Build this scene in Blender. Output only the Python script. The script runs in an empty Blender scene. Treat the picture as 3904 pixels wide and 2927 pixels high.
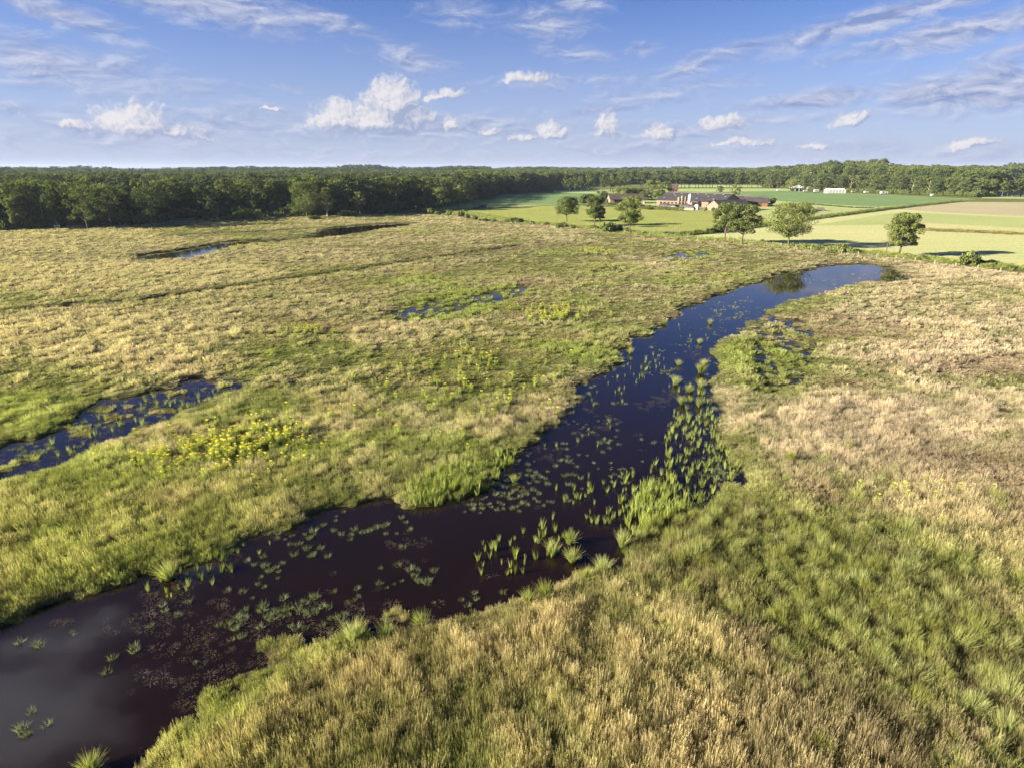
import bpy, math, random
import numpy as np
R = math.radians
SC = bpy.context.scene
COL = SC.collection

# ------------------------------------------------------------------ camera
CAMZ, FPX, CX, CY = 22.0, 2331.0, 1952.0, 1463.5
PITCH = math.atan((CY - 642.0) / FPX)
cd = bpy.data.cameras.new('camera'); cam = bpy.data.objects.new('camera', cd); COL.objects.link(cam)
cam.location = (0, 0, CAMZ); cam.rotation_euler = (math.pi/2 - PITCH, 0, 0)
cd.sensor_width = 36; cd.lens = 36 * FPX / 3904; cd.clip_start = .5; cd.clip_end = 60000
SC.camera = cam
SC.view_settings.view_transform = 'Standard'; SC.view_settings.look = 'None'
SC.view_settings.gamma = 1; SC.view_settings.exposure = 2.05
try: SC.view_settings.use_curve_mapping = False
except Exception: pass

SKY_SAT, SKY_MUL = 1.24, (.47, .55, .94, 1)
SUN_EL, SUN_AZ = 17.0, -104.0            # azimuth clockwise from +Y (the view direction)
ST, CT = math.sin(PITCH), math.cos(PITCH)
def ray(px, py):
    d = (py - CY) / FPX
    return (px - CX) / FPX, CT - d*ST, -(ST + d*CT)
def G(px, py, z=0.0):
    x, y, w = ray(px, py); t = (z - CAMZ) / w
    return (x*t, y*t)
def GO(ox, oy): return G(ox*1.76572, oy*1.76572)
def zat(py, y):                          # height seen at image row py at ground distance y
    _, a, w = ray(CX, py); return CAMZ + y*w/a
def mpp(y): return y / FPX / 1.03
def projn(x, y, z=0.0):
    x = np.asarray(x, float); y = np.asarray(y, float)
    zz = z - CAMZ
    dep = y*CT - zz*ST; up = y*ST + zz*CT
    dep = np.maximum(dep, .01)
    return CX + FPX*x/dep, CY - FPX*up/dep

# ------------------------------------------------------------------ node helper
class NT:
    def __init__(s, tree):
        s.t = tree; tree.nodes.clear()
    def n(s, typ, **kw):
        nd = s.t.nodes.new(typ)
        ins = kw.pop('ins', {})
        for k, v in kw.items(): setattr(nd, k, v)
        for k, v in ins.items(): s.set(nd.inputs[k], v)
        return nd
    def set(s, sock, v):
        if isinstance(v, bpy.types.NodeSocket): s.t.links.new(v, sock)
        elif v is not None:
            try: sock.default_value = v
            except Exception:
                sock.default_value = (v, v, v) if isinstance(v, (int, float)) else tuple(v)[:3]
    def m(s, op, a, b=None, c=None, clamp=False):
        nd = s.t.nodes.new('ShaderNodeMath'); nd.operation = op; nd.use_clamp = clamp
        for i, v in enumerate((a, b, c)):
            if v is not None: s.set(nd.inputs[i], v)
        return nd.outputs[0]
    def v(s, op, a, b=None):
        nd = s.t.nodes.new('ShaderNodeVectorMath'); nd.operation = op
        s.set(nd.inputs[0], a)
        if b is not None: s.set(nd.inputs[3] if op == 'SCALE' else nd.inputs[1], b)
        return nd.outputs[1] if op in ('LENGTH', 'DOT_PRODUCT') else nd.outputs[0]
    def mix(s, f, a, b, mode='MIX'):
        nd = s.t.nodes.new('ShaderNodeMix'); nd.data_type = 'RGBA'; nd.blend_type = mode; nd.clamp_factor = True
        s.set(nd.inputs[0], f); s.set(nd.inputs[6], a); s.set(nd.inputs[7], b); return nd.outputs[2]
    def noise(s, vec, scale, det=4, rough=.55, out=0, dist=0):
        nd = s.t.nodes.new('ShaderNodeTexNoise'); s.set(nd.inputs['Vector'], vec)
        s.set(nd.inputs['Scale'], scale); nd.inputs['Detail'].default_value = det
        nd.inputs['Roughness'].default_value = rough; nd.inputs['Distortion'].default_value = dist
        return nd.outputs[out]
    def rng(s, v, a, b, c=0., d=1., smooth=True):
        nd = s.t.nodes.new('ShaderNodeMapRange'); nd.interpolation_type = 'SMOOTHSTEP' if smooth else 'LINEAR'
        for k, q in zip((0, 1, 2, 3, 4), (v, a, b, c, d)): s.set(nd.inputs[k], q)
        return nd.outputs[0]
def C4(c): return (c[0], c[1], c[2], 1.0)

# ------------------------------------------------------------------ world: Nishita sky and clouds at infinity
W = bpy.data.worlds.new('World'); SC.world = W; W.use_nodes = True
def azel(ox, oy):
    x, y, w = ray(ox*1.76572, oy*1.76572)
    return math.atan2(x, y), math.atan2(w, math.hypot(x, y))
PXA = 1.76572 / FPX                      # radians per overview pixel
CUM = [(800,268,150,34,0,1.0),(850,226,64,42,0,1.15),(735,262,60,36,0,.9),(900,258,60,30,0,.8),(290,272,82,40,0,.75),(165,274,30,13,0,.7),(430,300,38,9,0,.8),
       (370,285,80,22,0,.5),(975,274,24,20,0,.8),(1190,290,44,28,0,.55),(1312,282,34,34,0,.75),(1430,293,48,22,0,.75),
       (1560,272,70,20,0,.6),(1060,288,38,14,0,.5),(1840,262,52,17,10,.6),(2095,318,60,11,6,.55),(1610,308,95,12,0,.4),
       (1140,170,74,13,0,.75),(960,208,70,14,4,.55),(1215,292,20,22,0,.6),(590,238,28,6,0,.7),(1135,300,60,12,0,.5),(1760,318,60,8,0,.35)]
WSP = [(130,35,120,16,-14,.75),(450,12,200,26,-6,.95),(690,46,125,13,-12,.8),(110,138,230,30,-7,.7),(160,165,190,26,-4,.55),
       (890,130,90,19,-12,.6),(825,96,55,10,-30,.5),(1190,52,85,26,-4,.7),(1255,10,55,12,-8,.6),(985,22,62,24,-10,.5),
       (1392,107,36,8,4,.55),(1240,115,70,14,-8,.4),(1490,150,120,14,14,.55),(1625,102,82,8,4,.55),(1900,42,240,17,11,.85),
       (2090,66,190,20,7,.85),(2140,122,90,7,10,.5),(2110,195,170,34,3,.95),(1760,215,160,14,3,.7),(1400,210,130,13,0,.45),
       (1300,238,130,8,4,.55),(1480,192,170,12,3,.35),(630,191,45,5,-8,.4),(510,205,80,6,-4,.35),(520,268,190,32,0,.42),
       (1650,258,150,9,2,.4),(1240,175,160,12,0,.35),(760,290,140,14,0,.4),(60,240,190,16,-2,.35),(2060,330,260,16,0,.35),
       (1010,278,330,26,0,.55),(1420,288,270,18,0,.45),(300,285,270,28,0,.5),(880,292,170,16,0,.6),(700,330,500,14,0,.3),(1500,325,420,14,0,.35)]
def cloud_group(name, lst, kind):
    g = bpy.data.node_groups.new(name, 'ShaderNodeTree')
    g.interface.new_socket('P', in_out='INPUT', socket_type='NodeSocketVector')
    g.interface.new_socket('D', in_out='OUTPUT', socket_type='NodeSocketFloat')
    g.interface.new_socket('E', in_out='OUTPUT', socket_type='NodeSocketFloat')
    q = NT(g); gi = q.n('NodeGroupInput'); go = q.n('NodeGroupOutput'); PW = gi.outputs[0]
    best = None; bsh = None
    for (ox, oy, hw, hh, tilt, st) in lst:
        a, e = azel(ox, oy)
        Pi = PW if best is None else q.v('ADD', PW, q.v('SCALE', (0., 0., 1.), q.m('MULTIPLY', best, 1e-6)))
        mp = q.n('ShaderNodeMapping', vector_type='TEXTURE', ins={'Vector': Pi, 'Location': (a, e, 0), 'Rotation': (0, 0, R(tilt)), 'Scale': (hw*PXA*(1.06 if kind == 'cum' else 1.2), hh*PXA*(1.3 if kind == 'cum' else 1.5), 1e3)}).outputs[0]
        if kind == 'cum':
            L = q.v('LENGTH', q.v('MAXIMUM', mp, q.v('MULTIPLY', mp, (-1, -1.8, -1))))
            m2 = q.v('ADD', mp, (-.30, .45, 0)); L2 = q.v('LENGTH', q.v('MAXIMUM', m2, q.v('MULTIPLY', m2, (-1, -1.8, -1))))
            d = q.m('SUBTRACT', .62+.38*st, L); d2 = q.m('SUBTRACT', .62+.38*st, L2)
            bsh = d2 if bsh is None else q.m('MAXIMUM', bsh, d2)
        else:
            d = q.m('MULTIPLY_ADD', q.v('LENGTH', mp), -st, st)
        best = d if best is None else q.m('MAXIMUM', best, d)
    q.t.links.new(best, go.inputs[0])
    if bsh is not None: q.t.links.new(bsh, go.inputs[1])
    return g
def build_world():
    q = NT(W.node_tree)
    tc = q.n('ShaderNodeTexCoord'); D = q.v('NORMALIZE', tc.outputs['Generated'])
    sp = q.n('ShaderNodeSeparateXYZ', ins={0: D})
    az = q.m('ARCTAN2', sp.outputs[0], sp.outputs[1]); el = q.m('ARCSINE', sp.outputs[2])
    P = q.n('ShaderNodeCombineXYZ', ins={0: az, 1: el}).outputs[0]
    # thin summer air: the blue deepens quickly above the horizon
    vz = q.n('ShaderNodeCombineXYZ', ins={0: sp.outputs[0], 1: sp.outputs[1], 2: q.m('MULTIPLY_ADD', sp.outputs[2], 1.7, .03)}).outputs[0]
    sky = q.n('ShaderNodeTexSky'); sky.sky_type = 'NISHITA'; sky.sun_disc = False
    sky.sun_elevation = R(SUN_EL); sky.sun_rotation = R(SUN_AZ % 360)
    sky.air_density = 1.3; sky.dust_density = .6; sky.ozone_density = 2.0; sky.altitude = 0
    q.set(sky.inputs[0], q.v('NORMALIZE', vz))
    hs = q.n('ShaderNodeHueSaturation', ins={'Saturation': SKY_SAT, 'Value': 1.0, 'Color': sky.outputs[0]})
    base = q.mix(1., hs.outputs[0], SKY_MUL, 'MULTIPLY')
    hz = q.m('POWER', q.rng(sp.outputs[2], .0, .27, 1., 0., False), 1.35)
    base = q.mix(q.rng(sp.outputs[2], .3, .65, 0., .55), base, q.mix(1., base, (.42, .32, .24, 1), 'MULTIPLY'))
    base = q.mix(q.m('MULTIPLY', hz, .95), base, (2.45, 2.75, 3.7, 1))
    n2 = lambda vec, sc, det, rg, out=0, dist=0: (lambda nd: (setattr(nd.node, 'noise_dimensions', '2D'), nd)[1])(q.noise(vec, sc, det, rg, out, dist))
    # cumulus
    gc = cloud_group('cumulus_field', CUM, 'cum')
    wv = q.v('SCALE', q.v('SUBTRACT', n2(P, 34, 4, .6, 1), (.5, .5, .5)), .022)
    Pc = q.v('MULTIPLY', q.v('ADD', P, wv), (1, 1, 0))
    gn = q.n('ShaderNodeGroup', node_tree=gc, ins={0: Pc})
    def bil(Pv):
        vo = q.n('ShaderNodeTexVoronoi', feature='SMOOTH_F1', voronoi_dimensions='2D', ins={'Vector': Pv, 'Scale': 55., 'Smoothness': .5, 'Detail': 2., 'Roughness': .55, 'Lacunarity': 2.3}).outputs[0]
        return q.m('ADD', q.m('MULTIPLY', vo, -.75), q.m('MULTIPLY_ADD', n2(Pv, 110, 5, .65), .55, .05))
    b0 = bil(Pc); b1 = bil(q.v('ADD', Pc, (-.0035, .0035, 0)))
    d0 = q.m('ADD', q.m('MULTIPLY', gn.outputs[0], 1.5), q.m('MULTIPLY', b0, .62))
    ac = q.m('MULTIPLY', q.rng(d0, -.10, .50), q.rng(gn.outputs[0], -.30, .15))
    lit = q.m('ADD', q.m('MULTIPLY', q.m('SUBTRACT', b0, b1), .95), q.m('MULTIPLY', q.m('SUBTRACT', gn.outputs[0], gn.outputs[1]), 1.25))
    lit = q.m('ADD', lit, .26, clamp=True)
    cc = q.mix(lit, (1.75, 2.05, 3.0, 1), (4.1, 3.98, 4.05, 1))
    # wisps
    gw = cloud_group('wisp_field', WSP, 'wisp')
    ps = q.n('ShaderNodeMapping', ins={'Vector': P, 'Scale': (1, 3.0, 1)}).outputs[0]
    w = q.v('MULTIPLY', q.v('SUBTRACT', n2(ps, 9, 4, .6, 1), (.5, .5, .5)), (.05, .017, 0))
    Pw = q.v('MULTIPLY', q.v('ADD', P, q.v('ADD', w, q.v('SCALE', (0., 0., 1.), q.m('MULTIPLY', d0, 1e-6)))), (1, 1, 1))
    ew = q.n('ShaderNodeGroup', node_tree=gw, ins={0: Pw}).outputs[0]
    ps = q.n('ShaderNodeMapping', ins={'Vector': Pw, 'Scale': (1, 2.9, 1)}).outputs[0]
    nb0 = n2(ps, 17, 7, .62, 0, .4); nb1 = n2(q.v('ADD', ps, (-.006, .016, 0)), 17, 5, .62, 0, .4)
    w0 = q.m('ADD', ew, q.m('MULTIPLY_ADD', nb0, 1.0, -.42))
    aw = q.m('MULTIPLY', q.rng(w0, -.05, .85), .90)
    lw = q.m('MULTIPLY_ADD', q.m('SUBTRACT', nb0, nb1), 2.6, .5, clamp=True)
    cw = q.mix(lw, (1.2, 1.55, 2.75, 1), (3.1, 3.25, 3.95, 1))
    # clouds overhead (seen only mirrored in the water)
    pz = q.n('ShaderNodeMapping', ins={'Vector': q.v('SCALE', D, q.m('DIVIDE', 1., q.m('MAXIMUM', sp.outputs[2], .08))), 'Scale': (1, 1.6, 0)}).outputs[0]
    ov = q.rng(q.noise(pz, 1.2, 3, .58), .58, .82)
    ov = q.m('MULTIPLY', ov, q.rng(sp.outputs[2], .26, .42, 0., .25))
    for (a_, e_, r1, st) in ((-47.5, 37.5, 7.0, 1.35), (-31, 31.8, 2.2, .35)):
        dv = (math.sin(R(a_))*math.cos(R(e_)), math.cos(R(a_))*math.cos(R(e_)), math.sin(R(e_)))
        k = q.m('ADD', q.m('MULTIPLY_ADD', q.v('LENGTH', q.v('SUBTRACT', D, dv)), -1/math.sin(R(r1)), 1.15), q.m('MULTIPLY_ADD', q.noise(pz, 4.5, 4, .6), 2.4, -1.2))
        ov = q.m('MAXIMUM', ov, q.m('MULTIPLY', q.rng(k, -.15, 1.3), st))
    c = q.mix(aw, base, cw)
    c = q.mix(q.m('MULTIPLY', ac, .93), c, cc)
    c = q.mix(1., c, q.mix(q.m('MULTIPLY', ov, 1.), (0, 0, 0, 1), (5.5, 5.6, 6, 1)), 'ADD')
    # everything below the horizon takes the dull green of the land
    c = q.mix(q.rng(sp.outputs[2], -.02, -.002), (.45, .5, .3, 1), c)
    bg = q.n('ShaderNodeBackground', ins={'Color': c, 'Strength': .05})
    q.t.links.new(bg.outputs[0], q.n('ShaderNodeOutputWorld').inputs[0])
build_world()
W.cycles.sampling_method = 'MANUAL'; W.cycles.sample_map_resolution = 128

sd_ = bpy.data.lights.new('sun', 'SUN'); sun = bpy.data.objects.new('sun', sd_); COL.objects.link(sun)
sd_.energy = 4.9; sd_.angle = R(.6); sd_.color = (1.0, .88, .70)
sun.rotation_euler = (R(90 - SUN_EL), 0, R(180 - SUN_AZ)); sun.location = (-60, -20, 60)

# ------------------------------------------------------------------ numpy noise and polygons
rs = np.random.RandomState(7)
def _h(ix, iy, s):
    n = (ix.astype(np.int64)*374761393 + iy.astype(np.int64)*668265263 + s*1442695041) & 0x7fffffff
    n = ((n ^ (n >> 13))*1274126177) & 0x7fffffff
    n = ((n ^ (n >> 15))*974711) & 0x7fffffff
    return (n & 0xffff) / 65535.0
def vn(x, y, s=0):
    x = np.asarray(x, float); y = np.asarray(y, float)
    ix = np.floor(x); iy = np.floor(y); fx = x-ix; fy = y-iy
    fx = fx*fx*(3-2*fx); fy = fy*fy*(3-2*fy)
    a = _h(ix, iy, s); b = _h(ix+1, iy, s); c = _h(ix, iy+1, s); d = _h(ix+1, iy+1, s)
    return a+(b-a)*fx + (c-a+(a-b-c+d)*fx)*fy
def fbm(x, y, f, o=4, s=0, g=.5):
    t = 0; a = 1; n = 0
    for i in range(o):
        t = t + a*vn(x*f+17.3*i, y*f-9.1*i, s+i*31); n += a; a *= g; f *= 2.03
    return t/n
def sst(x, a, b):
    t = np.clip((x-a)/(b-a), 0, 1); return t*t*(3-2*t)
def psd(x, y, poly):                     # signed distance, negative inside
    x = np.asarray(x, float); y = np.asarray(y, float)
    P = np.array(poly, float); out = np.full(x.shape, 1e9); ins = np.zeros(x.shape, bool)
    bb = 30
    sel = (x > P[:, 0].min()-bb) & (x < P[:, 0].max()+bb) & (y > P[:, 1].min()-bb) & (y < P[:, 1].max()+bb)
    xs, ys = x[sel], y[sel]
    if xs.size == 0: return out
    d2 = np.full(xs.shape, 1e18); si = np.zeros(xs.shape, bool)
    for i in range(len(P)):
        ax, ay = P[i]; bx, by = P[(i+1) % len(P)]
        ex, ey = bx-ax, by-ay; L = ex*ex+ey*ey+1e-12
        t = np.clip(((xs-ax)*ex+(ys-ay)*ey)/L, 0, 1)
        d2 = np.minimum(d2, (xs-ax-t*ex)**2+(ys-ay-t*ey)**2)
        c = (ay > ys) != (by > ys)
        xi = ax + (ys-ay)*ex/(ey if abs(ey) > 1e-12 else 1e-12)
        si ^= c & (xs < xi)
    d = np.sqrt(d2); d[si] *= -1; out[sel] = d
    return out
def wl(pts): return [GO(*p) for p in pts]
def line_d(x, y, pts):                   # distance to a polyline (world points)
    x = np.asarray(x, float); y = np.asarray(y, float); d2 = np.full(x.shape, 1e18)
    for (ax, ay), (bx, by) in zip(pts[:-1], pts[1:]):
        ex, ey = bx-ax, by-ay; L = ex*ex+ey*ey+1e-12
        t = np.clip(((x-ax)*ex+(y-ay)*ey)/L, 0, 1); d2 = np.minimum(d2, (x-ax-t*ex)**2+(y-ay-t*ey)**2)
    return np.sqrt(d2)

# ------------------------------------------------------------------ the lie of the land
POND = wl([(-260,1455),(-120,1400),(0,1358),(60,1325),(154,1290),(222,1277),(297,1242),(350,1232),(396,1225),(420,1196),(495,1177),(533,1153),(580,1143),
    (640,1122),(718,1099),(780,1090),(846,1080),(879,1094),(942,1084),(1010,1064),(1050,1035),(1085,1010),(1112,985),(1122,963),(1165,943),(1202,913),(1243,878),
    (1258,834),(1279,813),(1322,789),(1342,756),(1381,727),(1422,702),(1467,670),(1508,649),(1566,631),(1599,616),(1636,608),(1656,594),
    (1734,584),(1791,571),(1873,568),(1935,575),(1976,600),(1922,612),(1877,608),(1820,620),(1767,637),(1697,653),(1650,675),(1640,700),
    (1586,722),(1545,741),(1549,789),(1545,821),(1549,858),(1560,899),(1556,940),(1578,985),(1600,1020),(1560,1062),(1476,1090),(1410,1125),
    (1372,1166),(1350,1186),(1309,1204),(1282,1226),(1236,1239),(1196,1262),(1119,1286),(1052,1306),(969,1326),(923,1333),(853,1348),
    (800,1362),(736,1380),(640,1400),(560,1440),(510,1480),(466,1509),(399,1555),(359,1599),(333,1658),(290,1800),(-500,1800)])
POND2 = wl([(-200,1030),(-100,1000),(0,968),(41,945),(118,932),(164,902),(191,874),(219,861),(282,850),(342,836),(396,828),(418,819),(503,813),(548,822),
    (520,836),(475,852),(459,869),(396,891),(323,912),(273,940),(191,962),(140,985),(109,1006),(0,1035),(-200,1110)])
POND4 = wl([(285,552),(330,545),(380,540),(430,531),(480,522),(520,518),(580,517),(640,515),(676,506),(690,497),(720,490),(800,484),(850,481),
    (902,482),(880,488),(830,494),(790,501),(740,509),(690,514),(600,521),(530,527),(500,533),(450,546),(400,558),(350,562),(300,559)])
MARSH = [wl([(560,850),(640,812),(700,795),(750,785),(745,800),(690,815),(620,840)]),
         wl([(800,688),(860,655),(980,640),(1080,620),(1150,610),(1178,632),(1100,652),(1010,672),(920,694),(850,700)]),
         wl([(1250,588),(1290,575),(1350,574),(1390,584),(1330,594)]),
         wl([(1400,550),(1450,543),(1530,542),(1560,552),(1500,560),(1430,560)]),
         wl([(1600,690),(1660,672),(1760,690),(1800,720),(1800,790),(1720,860),(1650,850),(1600,770)])]
MSH_STR = [.09, .02, .0, .0, -.03]
MAT = wl([(470,1500),(500,1400),(540,1335),(620,1295),(720,1280),(800,1300),(830,1345),(760,1395),(650,1420),(560,1490),(500,1540)])
DITCH = [GO(*p) for p in ((-300,700),(0,674),(100,664),(300,648),(450,627),(650,598),(800,577),(900,562),(1020,545),(1110,532))]
DITCH2 = [GO(*p) for p in ((370,510),(480,503),(600,498),(690,492))]
FENCE = [GO(*p) for p in ((925,456),(1000,464),(1110,484),(1200,491),(1340,505),(1440,511),(1560,520),(1640,529),(1725,538),(1850,553),(1950,564),(2080,580),(2211,597),(2500,640))]
ZW = -.24
FX = np.array([p[0] for p in FENCE]); FY = np.array([p[1] for p in FENCE])
def beyond(x, y):                        # >0 on the farmland side of the fence, in metres roughly
    yf = np.interp(x, FX[::1] if FX[0] < FX[-1] else FX[::-1], FY if FX[0] < FX[-1] else FY[::-1])
    return y - yf
def height(x, y, full=True):
    x = np.asarray(x, float); y = np.asarray(y, float)
    wx = x + 1.6*(fbm(x, y, .45, 3, 5)-.5)*2; wy = y + 1.6*(fbm(x, y, .45, 3, 9)-.5)*2
    z = .10*(fbm(x, y, .05, 3, 1)-.4) + .44*(fbm(x, y, .42, 3, 2)-.40)*(.3+.7*sst(y, 35, 55))
    far = sst(y, 150, 300); z = z*(1-.6*far)
    farm = np.where(y > 120, sst(beyond(x, y), 2, 8), 0) * (x > -25)
    z = z*(1-farm)
    # heath hummocks on the right
    hm = sst(x, 10, 30)*(1-farm); z = z + hm*.22*(fbm(x, y, .16, 3, 77)-.35)
    n = fbm(x, y, .9, 4, 21)-.5; n2 = fbm(x, y, .22, 3, 23)-.5
    for P, k in ((POND, 1.), (POND2, .8), (POND4, .6)):
        s = psd(wx, wy, P) + n*1.2*k
        m = 1-sst(s, -1.1, .9); z = z*(1-m) + (-.62)*m
    s = psd(wx, wy, POND2); m = (1-sst(s, -.5, .5))*sst(fbm(x, y, .45, 4, 61), .52, .62)
    z = np.maximum(z, m*(ZW+.035+.1*n) + (1-m)*-9)
    s = psd(wx, wy, MAT); m = 1-sst(s, -2.2, .8); z = np.maximum(z, np.where(m > 0.02, ZW-.10+.34*m*(.35+n*1.3), -9))
    for P, st in zip(MARSH, MSH_STR):
        s = psd(wx, wy, P); m = 1-sst(s, -2.5, 1.5); z = z*(1-m) + m*(ZW+.02-st+.62*n+.22*n2)
    d = line_d(wx, wy, DITCH); m = 1-sst(d, .5, 2.4); z = z*(1-m) + m*(ZW-.08+.7*(n2+.08))
    d = line_d(wx, wy, DITCH2); m = 1-sst(d, .5, 2.4); z = z*(1-m) + m*(-.3)
    return z

# meadow character, tabulated over the ground: share of dry straw, share of brown heath
GXc = np.array([0,200,400,600,800,1000,1200,1400,1600,1800,2000,2200])*1.76572
GYc = np.array([470,510,550,600,650,700,760,820,900,980,1060,1150,1250,1400,1550,1700])*1.76572
TAN = np.array([
 [.75,.7,.6,.55,.6,.65,.7,.6,.5,.5,.5,.5],
 [.95,.85,.5,.45,.6,.65,.75,.5,.5,.5,.5,.5],
 [.85,.75,.8,.7,.6,.6,.45,.4,.5,.6,.85,.95],
 [.95,1.2,1.0,.8,.4,.45,.50,.50,.35,.35,.9,1.],
 [.45,.5,.5,.6,.6,.15,.30,.45,.35,.5,.5,.55],
 [1.2,1.3,1.1,.75,.8,.65,.40,.35,.3,.7,.85,.75],
 [1.0,1.1,.9,.35,.55,.30,.30,.50,.2,.55,.9,.8],
 [.50,.55,.6,.3,.4,.22,.35,.7,.4,.5,.8,.5],
 [.30,.35,.5,.3,.3,.35,.7,.6,.5,.85,.75,.6],
 [.35,.3,.3,.3,.45,.5,.5,.3,.5,.9,.9,.65],
 [.45,.4,.4,.55,.55,.4,.3,.2,.3,.7,.9,.85],
 [.45,.5,.5,.55,.5,.3,.3,.15,.2,.3,.55,.9],
 [.40,.4,.4,.5,.6,.65,.7,.5,.2,.15,.35,.6],
 [.3,.3,.4,.7,.78,.78,.82,.75,.65,.25,.25,.3],
 [.3,.3,.4,.7,.76,.7,.72,.78,.85,.75,.3,.25],
 [.3,.3,.4,.65,.72,.65,.65,.75,.85,.85,.5,.25]])
BRN = np.array([
 [.1]*12, [.1,.1,.2,.2,.3,.3,.2,.2,.2,.1,.1,.1],
 [.1,.1,.1,.2,.3,.5,.3,.3,.3,.2,.1,.1],
 [.1,.1,.1,.2,.4,.4,.3,.3,.3,.2,.1,.1],
 [.2,.2,.2,.4,.2,.1,.4,.3,.2,.2,.3,.2],
 [.1,.1,.1,.5,.4,.3,.2,.2,.2,.6,.3,.5],
 [.1,.1,.2,.3,.3,.2,.1,.1,.1,.7,.3,.5],
 [.1,.1,.1,.2,.3,.1,.1,.1,.2,.6,.4,.7],
 [.1,.1,.1,.2,.1,.1,.1,.1,.2,.3,.5,.7],
 [.1,.1,.1,.1,.1,.1,.1,.1,.2,.3,.5,.6],
 [.2,.2,.1,.1,.1,.1,.1,.1,.3,.5,.2,.5],
 [.2,.2,.2,.1,.1,.1,.1,.1,.3,.4,.3,.2],
 [.2,.2,.2,.2,.2,.2,.2,.1,.1,.2,.4,.4],
 [.1]*12, [.15]*12, [.15]*12])
def table(T, px, py):
    fx = np.interp(px, GXc, np.arange(len(GXc))); fy = np.interp(py, GYc, np.arange(len(GYc)))
    ix = np.clip(fx.astype(int), 0, len(GXc)-2); iy = np.clip(fy.astype(int), 0, len(GYc)-2); fx -= ix; fy -= iy
    return (T[iy, ix]*(1-fx)+T[iy, ix+1]*fx)*(1-fy) + (T[iy+1, ix]*(1-fx)+T[iy+1, ix+1]*fx)*fy
RUSH = wl([(1345,1178),(1410,1120),(1500,1105),(1600,1095),(1700,1125),(1860,1150),(2000,1220),(2120,1290),(2280,1400),(2320,1660),(2320,1800),(2080,1800),(1960,1700),(1830,1545),(1700,1465),(1600,1360),(1500,1290),(1410,1235)])
LUSH = [(wl([(865,1080),(900,1040),(960,1010),(1040,1000),(1110,975),(1115,1000),(1040,1060),(940,1090)]), 1.0),
        (wl([(1541,745),(1600,722),(1700,745),(1730,775),(1640,782),(1560,775)]), .8),
        (wl([(810,690),(900,640),(1100,612),(1180,625),(1000,695),(850,700)]), .9),
        (wl([(1400,552),(1450,540),(1560,541),(1540,562),(1430,563)]), .7), (wl([(1250,588),(1290,572),(1400,574),(1390,596),(1260,598)]), .7),
        (wl([(0,1440),(0,1340),(140,1275),(260,1265),(200,1300),(60,1350)]), .8),
        (wl([(340,1670),(340,1590),(470,1480),(560,1430),(560,1480),(480,1580),(420,1670)]), .7)]
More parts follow.
